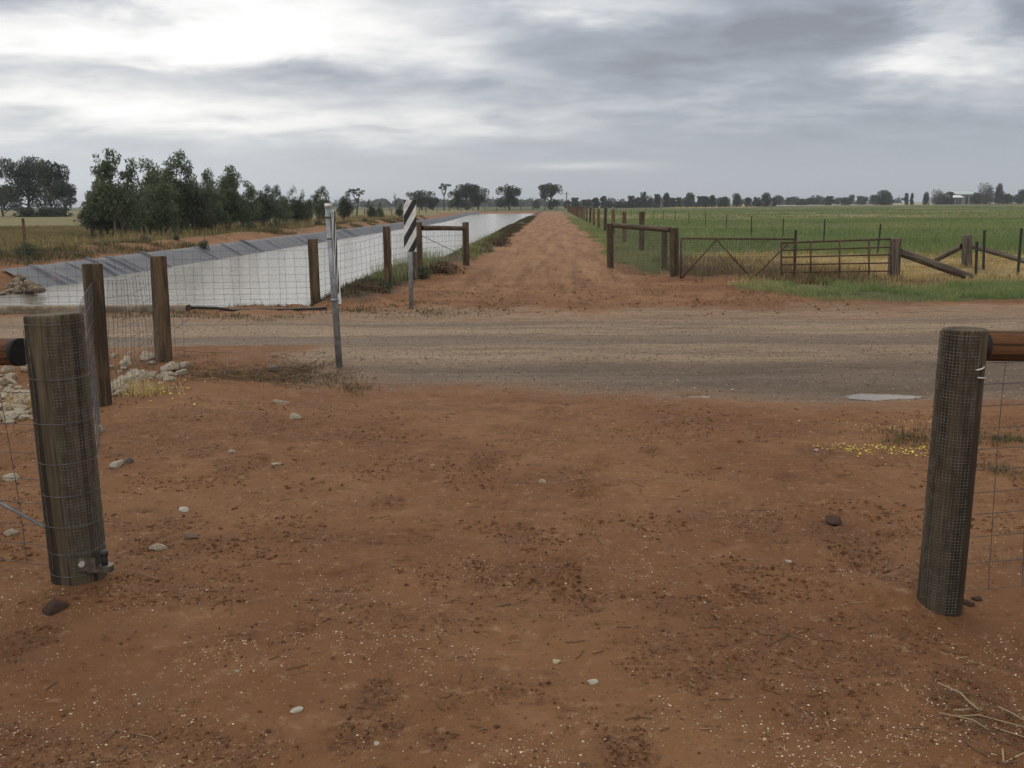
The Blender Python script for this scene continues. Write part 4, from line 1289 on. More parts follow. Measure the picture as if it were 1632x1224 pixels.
def scatter_view(n, rng, py0, py1, px0=-80, px1=1712):
    """ground points spread over a stretch of ground, denser nearer"""
    d0 = at(816, py1)[1]; d1 = at(816, py0)[1]
    u = rng.random(n)
    d = 1 / (1 / d0 + (1 / d1 - 1 / d0) * u)
    x = rng.uniform(-0.62, 0.62, n) * (d + 0.6)
    X = RGT[0] * x + FWD[0] * d; Y = RGT[1] * x + FWD[1] * d
    return X, Y

def ground_bits():
    rng = np.random.default_rng(9)
    X, Y = scatter_view(60000, rng, 640, 1300)
    keep = fbm(X * 2.6, Y * 2.6, 31, 4) + rng.random(len(X)) * 0.34 > 0.72
    X, Y = X[keep], Y[keep]
    s = 0.0014 + 0.0042 * rng.random(len(X)) ** 3.5
    bits('grit', np.stack([X, Y, zg(X, Y) + s * 0.15], 1), s, 0.6, 1, M_PEB, 'stuff', 'fine pale grit scattered over the red soil in front of the road', 'grit', None, 0.8)
    X, Y = scatter_view(60000, rng, 640, 1300)
    keep = disturbed(X, Y) ** 1.5 * 0.85 + 0.035 > rng.random(len(X))
    X, Y = X[keep], Y[keep]
    s = 0.0022 + 0.0085 * rng.random(len(X)) ** 2.6
    bits('soil_clods', np.stack([X, Y, zg(X, Y) + s * 0.15], 1), s, 0.6, 2, M_CLOD, 'stuff', 'dark crumbled clods of red soil in patches on the near ground', 'soil clods')
    X, Y = scatter_view(70000, rng, 640, 960)
    keep = sst(fbm(X * 2.2, Y * 3.4, 131, 5, 0.62), 0.50, 0.66) * 0.5 > rng.random(len(X))
    X, Y = X[keep], Y[keep]
    s = 0.004 + 0.014 * rng.random(len(X)) ** 3.2
    bits('soil_clods', np.stack([X, Y, zg(X, Y) + s * 0.05], 1), s, 0.55, 22, M_CLOD, 'stuff', 'small dark crumbs of soil between the gate posts and the road', 'soil clods')
    X, Y = scatter_view(26000, rng, 500, 640)
    m = masks(X, Y)
    keep = m[2] + 0.1 > rng.random(len(X))
    X, Y = X[keep], Y[keep]
    s = 0.004 + 0.010 * rng.random(len(X)) ** 3
    bits('road_gravel', np.stack([X, Y, zg(X, Y) + s * 0.2], 1), s, 0.6, 3, M_RGRAV, 'stuff', 'loose grey gravel lying along the road', 'gravel')
    X, Y = scatter_view(30000, rng, 400, 505)
    keep = (X > -3.0) & (X < 5.0) & (disturbed(X, Y) * 0.9 + 0.04 > rng.random(len(X)))
    X, Y = X[keep], Y[keep]
    s = 0.008 + 0.022 * rng.random(len(X)) ** 4
    bits('track_clods', np.stack([X, Y, zg(X, Y) + s * 0.15], 1), s, 0.6, 4, M_CLOD, 'stuff', 'crumbled clods and pebbles on the dirt track beyond the road', 'soil clods')
    # yellow petals
    P = []
    for k in range(150):
        t = rng.random() ** 0.7
        px = 1285 + 195 * t + rng.normal(0, 8); py = 713 + 10 * t + rng.normal(0, 2.2 + 4 * t)
        P.append(at(px, py))
    for k in range(30):
        P.append(at(rng.normal(1415, 50), rng.normal(680, 8)))
    P = np.array(P); P[:, 2] = zg(P[:, 0], P[:, 1]) + 0.008
    bits('yellow_petals', P, rng.uniform(0.004, 0.010, len(P)), 0.6, 5, M_PETAL, 'stuff', 'drift of fallen yellow petals left of the right gate post', 'petals')
    P = np.array([at(rng.normal(232, 22), rng.normal(632, 6)) for _ in range(26)] + [at(rng.uniform(170, 330), rng.uniform(600, 665)) for _ in range(24)])
    P[:, 2] = zg(P[:, 0], P[:, 1]) + 0.02
    bits('yellow_petals', P, rng.uniform(0.006, 0.016, len(P)), 0.6, 6, M_PETAL, 'stuff', 'yellow petals among weeds by the left rubble heap', 'petals')
ground_bits()

# ------------------------------------------------------------------ grasses
def blades(name, P, h, w, k, seed, mat, label, cat, var, lean=0.5, kind='stuff', spread=0.05, group=None):
    rng = np.random.default_rng(seed)
    P = np.repeat(P, k, 0); h = np.repeat(h, k) * rng.uniform(0.5, 1.15, len(P)); var = np.repeat(var, k)
    n = len(P)
    P = P + np.concatenate([rng.normal(0, spread, (n, 2)), np.zeros((n, 1))], 1)
    a = rng.uniform(0, 6.28, n); l = rng.uniform(0.05, 1, n) * lean
    dr = np.stack([np.cos(a), np.sin(a), np.zeros(n)], 1)
    b = a + rng.uniform(1.0, 2.1, n)
    sd_ = np.stack([np.cos(b), np.sin(b), np.zeros(n)], 1)
    up = np.array([0, 0, 1.0])
    m_ = P + dr * (h * l * 0.35)[:, None] + up * (h * 0.6)[:, None]
    tp = P + dr * (h * l)[:, None] + up * (h * (1 - 0.25 * l))[:, None]
    ww = (w * rng.uniform(0.6, 1.3, n))[:, None] if np.isscalar(w) else (np.repeat(w, k) * rng.uniform(.6, 1.3, n))[:, None]
    V = np.stack([P - sd_ * ww - up * 0.02, P + sd_ * ww - up * 0.02, m_ + sd_ * ww * 0.7, m_ - sd_ * ww * 0.7, tp], 1).reshape(-1, 3)
    i = 5 * np.arange(n)[:, None]
    Q = i + np.array([[0, 1, 2, 3]]); T = i + np.array([[3, 2, 4]])
    me = mesh_np(name, V, Q, T, True)
    add_float(me, 'var', np.repeat(np.clip(var + rng.normal(0, 0.10, n), 0, 1), 5))
    return tag(link(name, me, mat), label, cat, group, kind)

def pts(x0, x1, y0, y1, n, rng, fn):
    X = rng.uniform(x0, x1, n); Y = rng.uniform(y0, y1, n)
    k = fn(X, Y) > rng.random(n)
    X, Y = X[k], Y[k]
    return np.stack([X, Y, zg(X, Y)], 1)

def grasses():
    rng = np.random.default_rng(31)
    # verge between road and gates
    P = pts(3.2, 14, 14.4, 19.8, 26000, rng, lambda X, Y: (masks(X, Y)[0] * (masks(X, Y)[1] < 0.5) * (dview(X, Y) < 19.5)) * 0.75 * sst(fbm(X * 1.2, Y * 1.5, 3, 4), 0.40, 0.58))
    blades('verge_grass', P, rng.uniform(0.04, 0.16, len(P)), 0.0035, 6, 1, M_GRASS, 'green grass on the verge between road and rusty gates', 'grass', 0.15 + 0.75 * fbm(P[:, 0], P[:, 1], 4, 3), 1.1)
    # straw and weeds round the gates
    P = pts(3.4, 24, 18.2, 31, 60000, rng, lambda X, Y: masks(X, Y)[1] * (0.15 + 0.85 * sst(fbm(X * 0.5, Y * 0.9, 6, 3), 0.40, 0.62)))
    blades('dry_grass', P, rng.uniform(0.05, 0.18, len(P)), 0.005, 3, 2, M_STRAW, 'dry straw-coloured grass behind the rusty gates', 'grass', 0.3 + 0.8 * fbm(P[:, 0] * 0.6, P[:, 1] * 0.6, 14, 3), 0.9)
    P = pts(2.9, 14, 18.6, 26, 9000, rng, lambda X, Y: (1 - sst(X + 0.25 * (Y - 19), 5.5, 8.0)) * sst(fbm(X * 0.8, Y * 0.8, 16, 3), 0.30, 0.50))
    blades('brown_weeds', P, rng.uniform(0.06, 0.34, len(P)), 0.006, 5, 3, M_RUST_W, 'tangled brown weeds behind the braced gate', 'weeds', fbm(P[:, 0] * 1.3, P[:, 1] * 1.3, 36, 3) * 1.3 - 0.2, 1.1, spread=0.10)
    P = pts(4, 24, 17.6, 21, 9000, rng, lambda X, Y: 0.6 * sst(fbm(X * 0.9, Y * 1.2, 26, 4), 0.46, 0.62))
    blades('brown_weeds', P, rng.uniform(0.03, 0.15, len(P)), 0.005, 5, 33, M_RUST_W, 'low reddish brown weeds along the foot of the five-bar gate', 'weeds', rng.random(len(P)), 0.9, spread=0.08)
    # taller green crop behind
    P = pts(8.5, 30, 24.5, 40, 30000, rng, lambda X, Y: sst(dview(X, Y) + 3 * (fbm(X * 0.4, Y * 0.4, 8, 3) - 0.5), 25.5, 28) * (1 - 0.9 * masks(X, Y)[1]))
    blades('field_crop', P, rng.uniform(0.14, 0.40, len(P)), 0.007, 5, 4, M_GRASS, 'tall green crop at the near edge of the right paddock', 'grass', 0.05 + 0.6 * fbm(P[:, 0] * 0.3, P[:, 1] * 0.3, 18, 3), 0.7, spread=0.10)
    P = pts(3.2, 60, 28, 95, 70000, rng, lambda X, Y: masks(X, Y)[0] * (X < Y * 0.62) * (0.25 + 0.75 * sst(fbm(X * 0.25, Y * 0.25, 28, 4), 0.38, 0.6)))
    blades('field_crop', P, rng.uniform(0.10, 0.30, len(P)), 0.016, 4, 5, M_GRASS, 'low green pasture grass across the right paddock', 'grass', 0.15 + 0.7 * fbm(P[:, 0] * 0.09, P[:, 1] * 0.16, 38, 4), 0.8, spread=0.16)
    P = pts(3.2, 170, 95, 260, 40000, rng, lambda X, Y: masks(X, Y)[0] * (X < Y * 0.62) * sst(fbm(X * 0.08, Y * 0.1, 48, 4), 0.42, 0.6))
    blades('field_crop', P, rng.uniform(0.12, 0.34, len(P)), 0.05, 4, 6, M_GRASS, 'distant green pasture clumps in the right paddock', 'grass', 0.15 + 0.7 * fbm(P[:, 0] * 0.03, P[:, 1] * 0.07, 58, 4), 0.9, spread=0.4)
    P = np.array([at_d(rng.uniform(1060, 1205), 329, 330 + rng.uniform(-8, 8)) for _ in range(120)])
    P[:, 2] = zg(P[:, 0], P[:, 1])
    blades('pale_weeds', P, rng.uniform(0.3, 0.7, len(P)), 0.10, 4, 66, M_STRAW, 'pale flecks of seeding weeds near the far edge of the right paddock', 'weeds', np.full(len(P), 0.98), 0.8, spread=0.7)
    # strip between track and right fence
    P = pts(1.4, 3.6, 18.6, 110, 30000, rng, lambda X, Y: masks(X, Y)[0] * 0.9)
    blades('track_side_grass', P, rng.uniform(0.03, 0.16, len(P)), 0.006, 6, 7, M_GRASS, 'green grass strip between the dirt track and its right fence', 'grass', 0.1 + 0.9 * fbm(P[:, 0] * 0.7, P[:, 1] * 0.4, 68, 3), 1.2)
    # dark weedy bank of the canal
    P = pts(-4.3, -1.9, 15.2, 120, 60000, rng, lambda X, Y: np.clip(masks(X, Y)[5] * sst(fbm(X * 0.7, Y * 0.25, 78, 3), 0.30, 0.6), 0, 1))
    blades('bank_weeds', P, rng.uniform(0.04, 0.16, len(P)), 0.005, 6, 8, M_WEED, 'dark dry weeds along the right bank of the water channel', 'weeds', rng.random(len(P)) * 0.7, 0.9)
    P = np.concatenate([np.stack([rng.normal(x, sx, n), rng.normal(y, sy, n), np.zeros(n)], 1) for x, y, sx, sy, n in
        [(-3.35, 20.6, 0.2, 0.9, 170), (-3.3, 23.4, 0.25, 0.7, 170), (-3.3, 18.2, 0.15, 0.3, 60), (-2.6, 29, 0.2, 2.2, 160), (-2.8, 40, 0.2, 4, 160)]])
    P[:, 2] = zg(P[:, 0], P[:, 1])
    blades('bank_grass', P, rng.uniform(0.12, 0.50, len(P)), 0.004, 4, 9, M_GRASS, 'green tussocks at the channel edge near the left H-frame', 'grass', 0.3 + 0.6 * rng.random(len(P)), 1.0, spread=0.10)
    # grassy ground beyond the canal
    P = pts(-60, -14.2, 20, 75, 80000, rng, lambda X, Y: masks(X, Y)[0] * (-X < Y * 0.75) * (0.3 + 0.7 * sst(fbm(X * 0.3, Y * 0.3, 88, 3), 0.4, 0.6)))
    blades('pasture_grass', P, rng.uniform(0.06, 0.22, len(P)), 0.012, 4, 10, M_PAST, 'olive and straw coloured pasture beyond the channel', 'grass', 0.1 + 0.5 * fbm(P[:, 0] * 0.2, P[:, 1] * 0.2, 98, 3), 0.8, spread=0.14)
    P = pts(-24, -16.0, 28, 120, 9000, rng, lambda X, Y: sst(fbm(X * 0.5, Y * 0.3, 108, 3), 0.42, 0.6))
    blades('dry_grass', P, rng.uniform(0.25, 0.75, len(P)), 0.010, 5, 11, M_PAST, 'tall pale dry grass at the feet of the young trees', 'grass', 0.3 + 0.5 * rng.random(len(P)), 0.5, spread=0.15)
    P = pts(-16.5, -13.6, 20, 110, 60000, rng, lambda X, Y: box01(X - canal_l(Y), -2.6, -0.35, 0.2) * 0.6 * sst(fbm(X * 0.9, Y * 0.35, 118, 4), 0.50, 0.66))
    blades('berm_weeds', P, rng.uniform(0.04, 0.20, len(P)), 0.008, 5, 21, M_WEED, 'dry russet weeds scattered along the orange far bank of the channel', 'weeds', 0.3 + 0.7 * rng.random(len(P)), 1.2, spread=0.10)
    # weeds near the camera
    P = np.concatenate([np.array([at(rng.normal(x, sx), rng.normal(y, sy)) for _ in range(n)]) for x, y, sx, sy, n in
        [(1450, 700, 25, 7, 60), (1600, 700, 30, 5, 60), (1590, 755, 25, 5, 30), (1420, 688, 20, 4, 16), (205, 630, 30, 6, 70), (30, 640, 40, 30, 60), (350, 598, 90, 8, 160), (490, 597, 40, 7, 110), (560, 612, 20, 5, 40)]])
    P[:, 2] = zg(P[:, 0], P[:, 1])
    blades('low_weeds', P, rng.uniform(0.015, 0.055, len(P)), 0.003, 7, 12, M_WEED, 'small weeds on the bare ground near the two gate posts', 'weeds', 0.3 + 0.6 * rng.random(len(P)), 1.6, spread=0.045)
    P = np.array([at(rng.normal(225, 25), rng.normal(632, 6)) for _ in range(60)] + [at(rng.normal(60, 60), rng.normal(650, 14)) for _ in range(50)])
    P[:, 2] = zg(P[:, 0], P[:, 1])
    blades('straw_tuft', P, rng.uniform(0.06, 0.16, len(P)), 0.0025, 7, 13, M_STRAW, 'dry straw tufts among the left rubble heap', 'grass', 0.6 + 0.4 * rng.random(len(P)), 0.8, spread=0.03)
    P = np.array([at(rng.uniform(-40, 320), rng.uniform(497, 512)) for _ in range(160)] + [at(rng.uniform(280, 500), rng.uniform(487, 512)) for _ in range(200)] + [at(rng.normal(600, 60), rng.normal(492, 6)) for _ in range(160)] + [at(rng.normal(700, 60), rng.normal(492, 6)) for _ in range(60)])
    P[:, 2] = zg(P[:, 0], P[:, 1])
    blades('roadside_weeds', P[fbm(P[:, 0] * 1.6, P[:, 1] * 1.6, 7, 3) > 0.5], rng.uniform(0.02, 0.075, int((fbm(P[:, 0] * 1.6, P[:, 1] * 1.6, 7, 3) > 0.5).sum())), 0.005, 9, 14, M_WEED, 'russet dry weeds on the far road shoulder by the channel fence', 'weeds', rng.random(int((fbm(P[:, 0] * 1.6, P[:, 1] * 1.6, 7, 3) > 0.5).sum())), 1.3, spread=0.09)
grasses()

def stems(name, segs, r, mat, label, cat, kind=None, var=0.5, group=None):
    mb = MB()
    for s in segs: mb.tube(s, r, 5)
    o = mb.build(name, mat, None, True)
    add_float(o.data, 'var', np.full(len(o.data.vertices), var))
    return tag(o, label, cat, group, kind)

def twigs():
    rng = np.random.default_rng(55)
    def path(pp, j=0.0):
        out = []
        for px, py in pp:
            p = at(px, py); out.append((p[0], p[1], zg1(p[0], p[1]) + 0.006 + j * rng.random()))
        return out
    stems('twig', [path([(1203, 1037), (1235, 1020), (1255, 1010), (1278, 1021)]), path([(1255, 1010), (1248, 1004)])], 0.0022, M_DRYSTEM, 'thin dark forked twig in front of the right gate post', 'twig', None, 0.0)
    stems('dry_stalk', [path([(1495, 1085), (1530, 1105), (1552, 1122), (1560, 1130)], .01)], 0.0025, M_DRYSTEM, 'single bent straw stalk near the lower right corner', 'stalk', None, 0.9)
    stems('dry_stalk', [path([(1497, 1134), (1525, 1140), (1560, 1136), (1610, 1150), (1640, 1160)], .01), path([(1520, 1131), (1546, 1130)], .01), path([(1525, 1140), (1550, 1150), (1575, 1161)], .01)], 0.0022, M_DRYSTEM, 'forked bleached straw stalk at the lower right edge', 'stalk', None, 0.85)
    stems('dry_stalk', [path([(1590, 1125), (1615, 1135), (1645, 1155)], .01), path([(1585, 1157), (1640, 1172)], .01)], 0.0022, M_DRYSTEM, 'pair of pale straw stalks cut by the right edge', 'stalk', None, 0.95)
    stems('dry_stalk', [path([(1598, 1192), (1600, 1210)], .01), path([(1600, 1210), (1640, 1192)], .01)], 0.0025, M_DRYSTEM, 'short angled straw stalk in the bottom right corner', 'stalk', None, 0.9)
    stems('dry_stalk', [path([(1523, 1050), (1542, 1046)], .01)], 0.002, M_DRYSTEM, 'little straw stalk between gate post and lower right corner', 'stalk', None, 0.9)
    segs = []
    for k in range(420):
        x, y = rng.uniform(60, 1600), 650 + 560 * rng.random() ** 1.5
        p = at(x, y); a = rng.uniform(0, 3.14); L = 0.012 + 0.075 * rng.random() ** 2.5
        d_ = np.array([math.cos(a), math.sin(a)]) * L
        q = [(p[0] + d_[0] * f + rng.normal(0, L * .08), p[1] + d_[1] * f + rng.normal(0, L * .08)) for f in (0, .5, 1)]
        segs.append([(u[0], u[1], zg1(u[0], u[1]) + 0.003) for u in q])
    stems('twig_litter', segs[:330], 0.0017, M_DRYSTEM, 'dark bits of twig and bark strewn over the bare red soil', 'litter', 'stuff', 0.0)
    stems('straw_litter', segs[330:], 0.0013, M_DRYSTEM, 'pale bits of straw strewn over the bare red soil', 'litter', 'stuff', 0.9)
    segs = []
    for k in range(60):
        x, y = rng.normal(1560, 70), rng.normal(1150, 40)
        a = rng.uniform(-0.5, 0.7); L = rng.uniform(15, 60)
        segs.append(path([(x, y), (x + L * .5 * math.cos(a), y + L * .3 * math.sin(a) + rng.normal(0, 3)), (x + L * math.cos(a), y + L * .5 * math.sin(a))], .008))
    stems('plant_litter', segs, 0.0013, M_DRYSTEM, 'matted dark plant litter in the lower right corner', 'litter', 'stuff', 0.05)
    segs = []
    for k in range(60):
        y0 = rng.normal(594, 6); x0 = rng.uniform(270, 470)
        n_ = rng.integers(3, 8)
        pp = [(x0 + i * rng.uniform(8, 22), y0 + i * rng.uniform(-1.5, 2.5) + 2.5 * math.sin(i * 1.7 + k)) for i in range(n_)]
        segs.append(path(pp, .035))
    stems('dry_vine', segs, 0.003, M_DRYSTEM, 'matted dry vine stems trailing along the road edge left of the pole', 'dry vine', None, 0.12)
    # bare dead weed in front of the water, at the fence
    for k, (bx, by, ht, lab) in enumerate([(398, 487, 30, 'dry leafless weed standing against the pale water between the fence posts'), (467, 477, 14, 'small dry weed left of the channel fence post')]):
        b = ground_point(bx, by); segs = []
        for i in range(9):
            a = rng.uniform(-0.9, 0.9); L = ht / FPX * 14.4 * rng.uniform(0.6, 1.1)
            p1 = b + np.array([0.5 * L * math.sin(a), 0, 0.5 * L]); p2 = b + np.array([L * math.sin(a) * 1.1, rng.uniform(-.05, .05), L * math.cos(a)])
            segs += [[b, p1, p2], [p1, p1 + (p2 - p1) * .5 + [0.06 * rng.normal(), 0, 0.06]]]
        stems('dead_weed', segs, 0.004, M_DRYSTEM, lab, 'weed', None, 0.1)
twigs()

def headwall():
    a = at_d(-260, 494, 14.1); b = at_d(300, 489, 14.1)
    t = thing('headwall', 'low concrete headwall beam at the near end of the water channel, lower left', 'headwall', (a[0], a[1], 0))
    d = (b - a)[:2]; L = np.linalg.norm(d); u = d / L
    Mx = np.array([[u[0], -u[1], 0], [u[1], u[0], 0], [0, 0, 1]])
    n = 26
    mb = MB()
    X = np.linspace(0, L, n)
    prof = [(-0.11, -0.6), (-0.11, -0.03), (-0.09, 0.0), (0.09, 0.0), (0.11, -0.03), (0.11, -0.6)]
    cols = []
    for (w, z) in prof:
        zz = z + 0.012 * (fbm(X * 2, X * 0 + w * 9, 3, 3) - 0.5)
        cols.append((Mx @ np.stack([X, np.full(n, w), zz + 0.10], 0)).T)
    V, F = strip_mesh(cols)
    link('beam', mesh_np('beam', V, F, None, False), M_CONC, t)
    # black poly pipe
    pp = [at_d(x, y, 14.25 + 0.02 * (i % 2)) for i, (x, y) in enumerate([(300, 487), (345, 484.5), (372, 485), (420, 484), (450, 482), (488, 480), (520, 478)])]
    pp = [np.array([p[0], p[1], zg1(p[0], p[1] - 0.1) + 0.015 + 0.02 * math.sin(p[0] * 3.1)]) for p in pp]
    mb = MB(); mb.tube(pp, 0.022, 10)
    tag(mb.build('poly_pipe', M_POLY, None, True), 'black poly pipe lying along the near edge of the water left of the fence post', 'pipe')
headwall()

# ------------------------------------------------------------------ trees
def leaf_cloud(rng, C, RAD, n, ll, lw, droop=0.5, shell=0.5):
    """diamond leaves through ellipsoid clumps"""
    Vs, var = [], []
    for c, r, k in zip(C, RAD, n):
        k = int(k)
        d = rng.normal(size=(k, 3)); d /= np.linalg.norm(d, axis=1)[:, None]
        rad = rng.random(k) ** (1 / 3.0) * (1 - shell) + shell * rng.random(k) ** 0.2
        p = c + d * rad[:, None] * r
        p = p + rng.normal(0, 0.06, (k, 3)) * np.mean(r)
        ax = rng.normal(size=(k, 3)); ax[:, 2] -= droop * 1.6
        ax /= np.linalg.norm(ax, axis=1)[:, None]
        sdv = np.cross(ax, rng.normal(size=(k, 3))); sdv /= np.linalg.norm(sdv, axis=1)[:, None] + 1e-9
        L = ll * rng.uniform(0.6, 1.4, k)[:, None]; W = lw * rng.uniform(0.6, 1.3, k)[:, None]
        Vs.append(np.stack([p - ax * L * .5, p + sdv * W, p + ax * L * .5, p - sdv * W], 1).reshape(-1, 3))
        cv = rng.uniform(0.1, 0.8)
        var.append(np.repeat(np.clip(cv + rng.normal(0, 0.16, k), 0, 1), 4))
    V = np.concatenate(Vs)
    Q = np.arange(len(V)).reshape(-1, 4)
    return V, Q, np.concatenate(var)

def crown_mesh(args, flatshade=False):
    V, Q, var = args
    me = mesh_np('crown', V, Q, None, False)
    add_float(me, 'var', var)
    return me

def bezier(a, b, c, n=7):
    t = np.linspace(0, 1, n)[:, None]
    return (1 - t) ** 2 * np.asarray(a) + 2 * t * (1 - t) * np.asarray(b) + t * t * np.asarray(c)

def sapling_proto(seed, H, nstem=3, width=1.5, leaves=5200, lean=0.25):
    """young bushy eucalypt: several stems, foliage low down, ragged drooping top"""
    rng = np.random.default_rng(seed)
    tr = MB(); C, RA = [], []
    for s in range(nstem):
        a = rng.uniform(0, 6.28); h = H * (1.0 if s == 0 else rng.uniform(0.6, 0.92))
        top = np.array([math.cos(a) * width * 0.45 * rng.random() + lean * h * 0.35, math.sin(a) * width * 0.45, h * 0.96])
        b0 = np.array([0.12 * math.cos(a), 0.12 * math.sin(a), 0])
        mid = np.array([top[0] * 0.25 + 0.3 * math.cos(a), top[1] * 0.3, h * 0.5])
        path = bezier(b0 - [0, 0, 0.2], mid, top, 12)
        tr.tube(path, np.linspace(0.075, 0.012, 12) * (H / 4.5), 7)
        for k in range(15):
            f = rng.uniform(0.34, 0.99)
            q = path[int(f * 11)]
            ang = rng.uniform(0, 6.28)
            ln = width * (0.72 if f < 0.55 else 0.72 * (1 - f) / 0.45 + 0.16) * rng.uniform(0.4, 1.0)
            e = q + np.array([math.cos(ang) * ln, math.sin(ang) * ln, rng.uniform(0.0, 0.5) * ln])
            tr.tube(bezier(q, (q + e) / 2 + [0, 0, 0.12], e, 5), np.linspace(0.022, 0.006, 5) * (H / 4.5), 5, False)
            m = (q + e * 2) / 3
            rr = width * rng.uniform(0.15, 0.36) * (1.15 if f < 0.6 else 0.72)
            C.append(m); RA.append(np.array([rr, rr, rr * rng.uniform(0.9, 1.5)]))
            if rng.random() < 0.6:
                C.append(e + rng.normal(0, 0.1, 3)); RA.append(np.array([rr, rr, rr * 1.1]) * 0.6)
        for k in range(4):
            C.append(top + rng.normal(0, 0.18, 3) + [lean * 0.4 * k * 0.3, 0, -0.12 * k]); RA.append(np.array([0.22, 0.2, 0.3]) * width * 0.6)
    vol = np.array([r[0] * r[1] * r[2] for r in RA]) ** 0.7
    n = vol / vol.sum() * leaves
    cm = crown_mesh(leaf_cloud(rng, C, RA, n, 0.19, 0.030, 0.7, 0.3))
    return tr, cm

def gum_proto(seed, H, W, base=0.28, leaves=2600, nl=7, ll=0.5, lw=0.14, flat=0.7, dense=1.0, cl=4):
    """mature gum: trunk, spreading limbs, separate rounded leaf clumps with gaps"""
    rng = np.random.default_rng(seed)
    tr = MB(); C, RA = [], []
    top = np.array([rng.normal(0, 0.05) * H, rng.normal(0, 0.05) * H, H * 0.62])
    tr.tube(bezier((0, 0, -0.3), (rng.normal(0, .04) * H, 0, H * 0.3), top, 9), np.linspace(0.035, 0.014, 9) * H, 9)
    for k in range(nl):
        a = k * 2.399 + rng.uniform(-.4, .4)
        f = base + (0.62 - base) * (k / max(1, nl - 1))
        q = np.array([0, 0, H * f]) + (top - [0, 0, top[2]]) * f
        ht = H * rng.uniform(max(base + 0.10, 0.22), 0.95)
        rd = W * 0.5 * rng.uniform(0.45, 0.85)
        e = np.array([math.cos(a) * rd, math.sin(a) * rd, ht])
        tr.tube(bezier(q, (q * .4 + e * .6) * [1, 1, .8] + [0, 0, .02], e, 7), np.linspace(0.016, 0.005, 7) * H, 6, False)
        for j in range(cl):
            o = rng.normal(0, 1, 3) * [W * .11, W * .11, H * .055]
            rr = W * rng.uniform(0.10, 0.19) * dense
            C.append(e + o); RA.append(np.array([rr, rr, rr * flat]))
    for j in range(cl + 1):
        C.append(top + [rng.normal(0, W * .12), rng.normal(0, W * .12), rng.uniform(0.10, 0.30) * H])
        rr = W * rng.uniform(0.12, 0.2) * dense; RA.append(np.array([rr, rr, rr * flat]))
    vol = np.array([r[0] * r[1] for r in RA]); n = vol / vol.sum() * leaves
    cm = crown_mesh(leaf_cloud(rng, C, RA, n, ll, lw, 0.3, 0.55))
    return tr, cm

def bush_proto(seed, W, H, leaves=1400, ll=0.12, lw=0.03, low=0.0, nc=16, cone=0.0):
    rng = np.random.default_rng(seed)
    C, RA = [], []
    tr = MB()
    for k in range(nc):
        a = rng.uniform(0, 6.28); z = H * (low + (1 - low) * rng.uniform(0.08, 0.86)); f = 1 - cone * z / H
        rd = W * 0.36 * math.sqrt(rng.random()) * f
        if cone == 0: rd *= math.sqrt(max(0.1, 1 - (z / H) ** 2.5))
        c = np.array([math.cos(a) * rd, math.sin(a) * rd, z])
        rr = W * rng.uniform(0.14, 0.25) * max(0.45, f)
        C.append(c); RA.append(np.array([rr, rr, rr * min(1.4, 0.7 * H / W + 0.3)]))
        tr.tube(bezier((0, 0, -0.1), (c[0] * .3, c[1] * .3, z * .6), c, 5), np.linspace(0.022, 0.006, 5) * H, 5, False)
    vol = np.array([r[0] * r[1] for r in RA]); n = vol / vol.sum() * leaves
    cm = crown_mesh(leaf_cloud(rng, C, RA, n, ll, lw, 0.1, 0.45))
    return tr, cm

class Proto:
    def __init__(self, tc, leafmat, name, trunkname='trunk', crownname='crown'):
        tr, cm = tc
        V = np.concatenate(tr.V); Q = np.concatenate(tr.Q); T = np.concatenate(tr.T) if tr.T else None
        self.tm = mesh_np('trunk', V, Q, T, True); self.tm.materials.append(M_BARK)
        self.cm = cm; cm.materials.append(leafmat)
        self.name = name; self.tn = trunkname; self.cn = crownname
    def put(self, loc, s, rz, label, cat='tree', group=None, sz=None, name=None):
        t = thing(name or self.name, label, cat, loc, rz, group)
        t.scale = (s, s, sz or s)
        a = bpy.data.objects.new(self.tn, self.tm); COL.objects.link(a); a.parent = t
        b = bpy.data.objects.new(self.cn, self.cm); COL.objects.link(b); b.parent = t
        return t

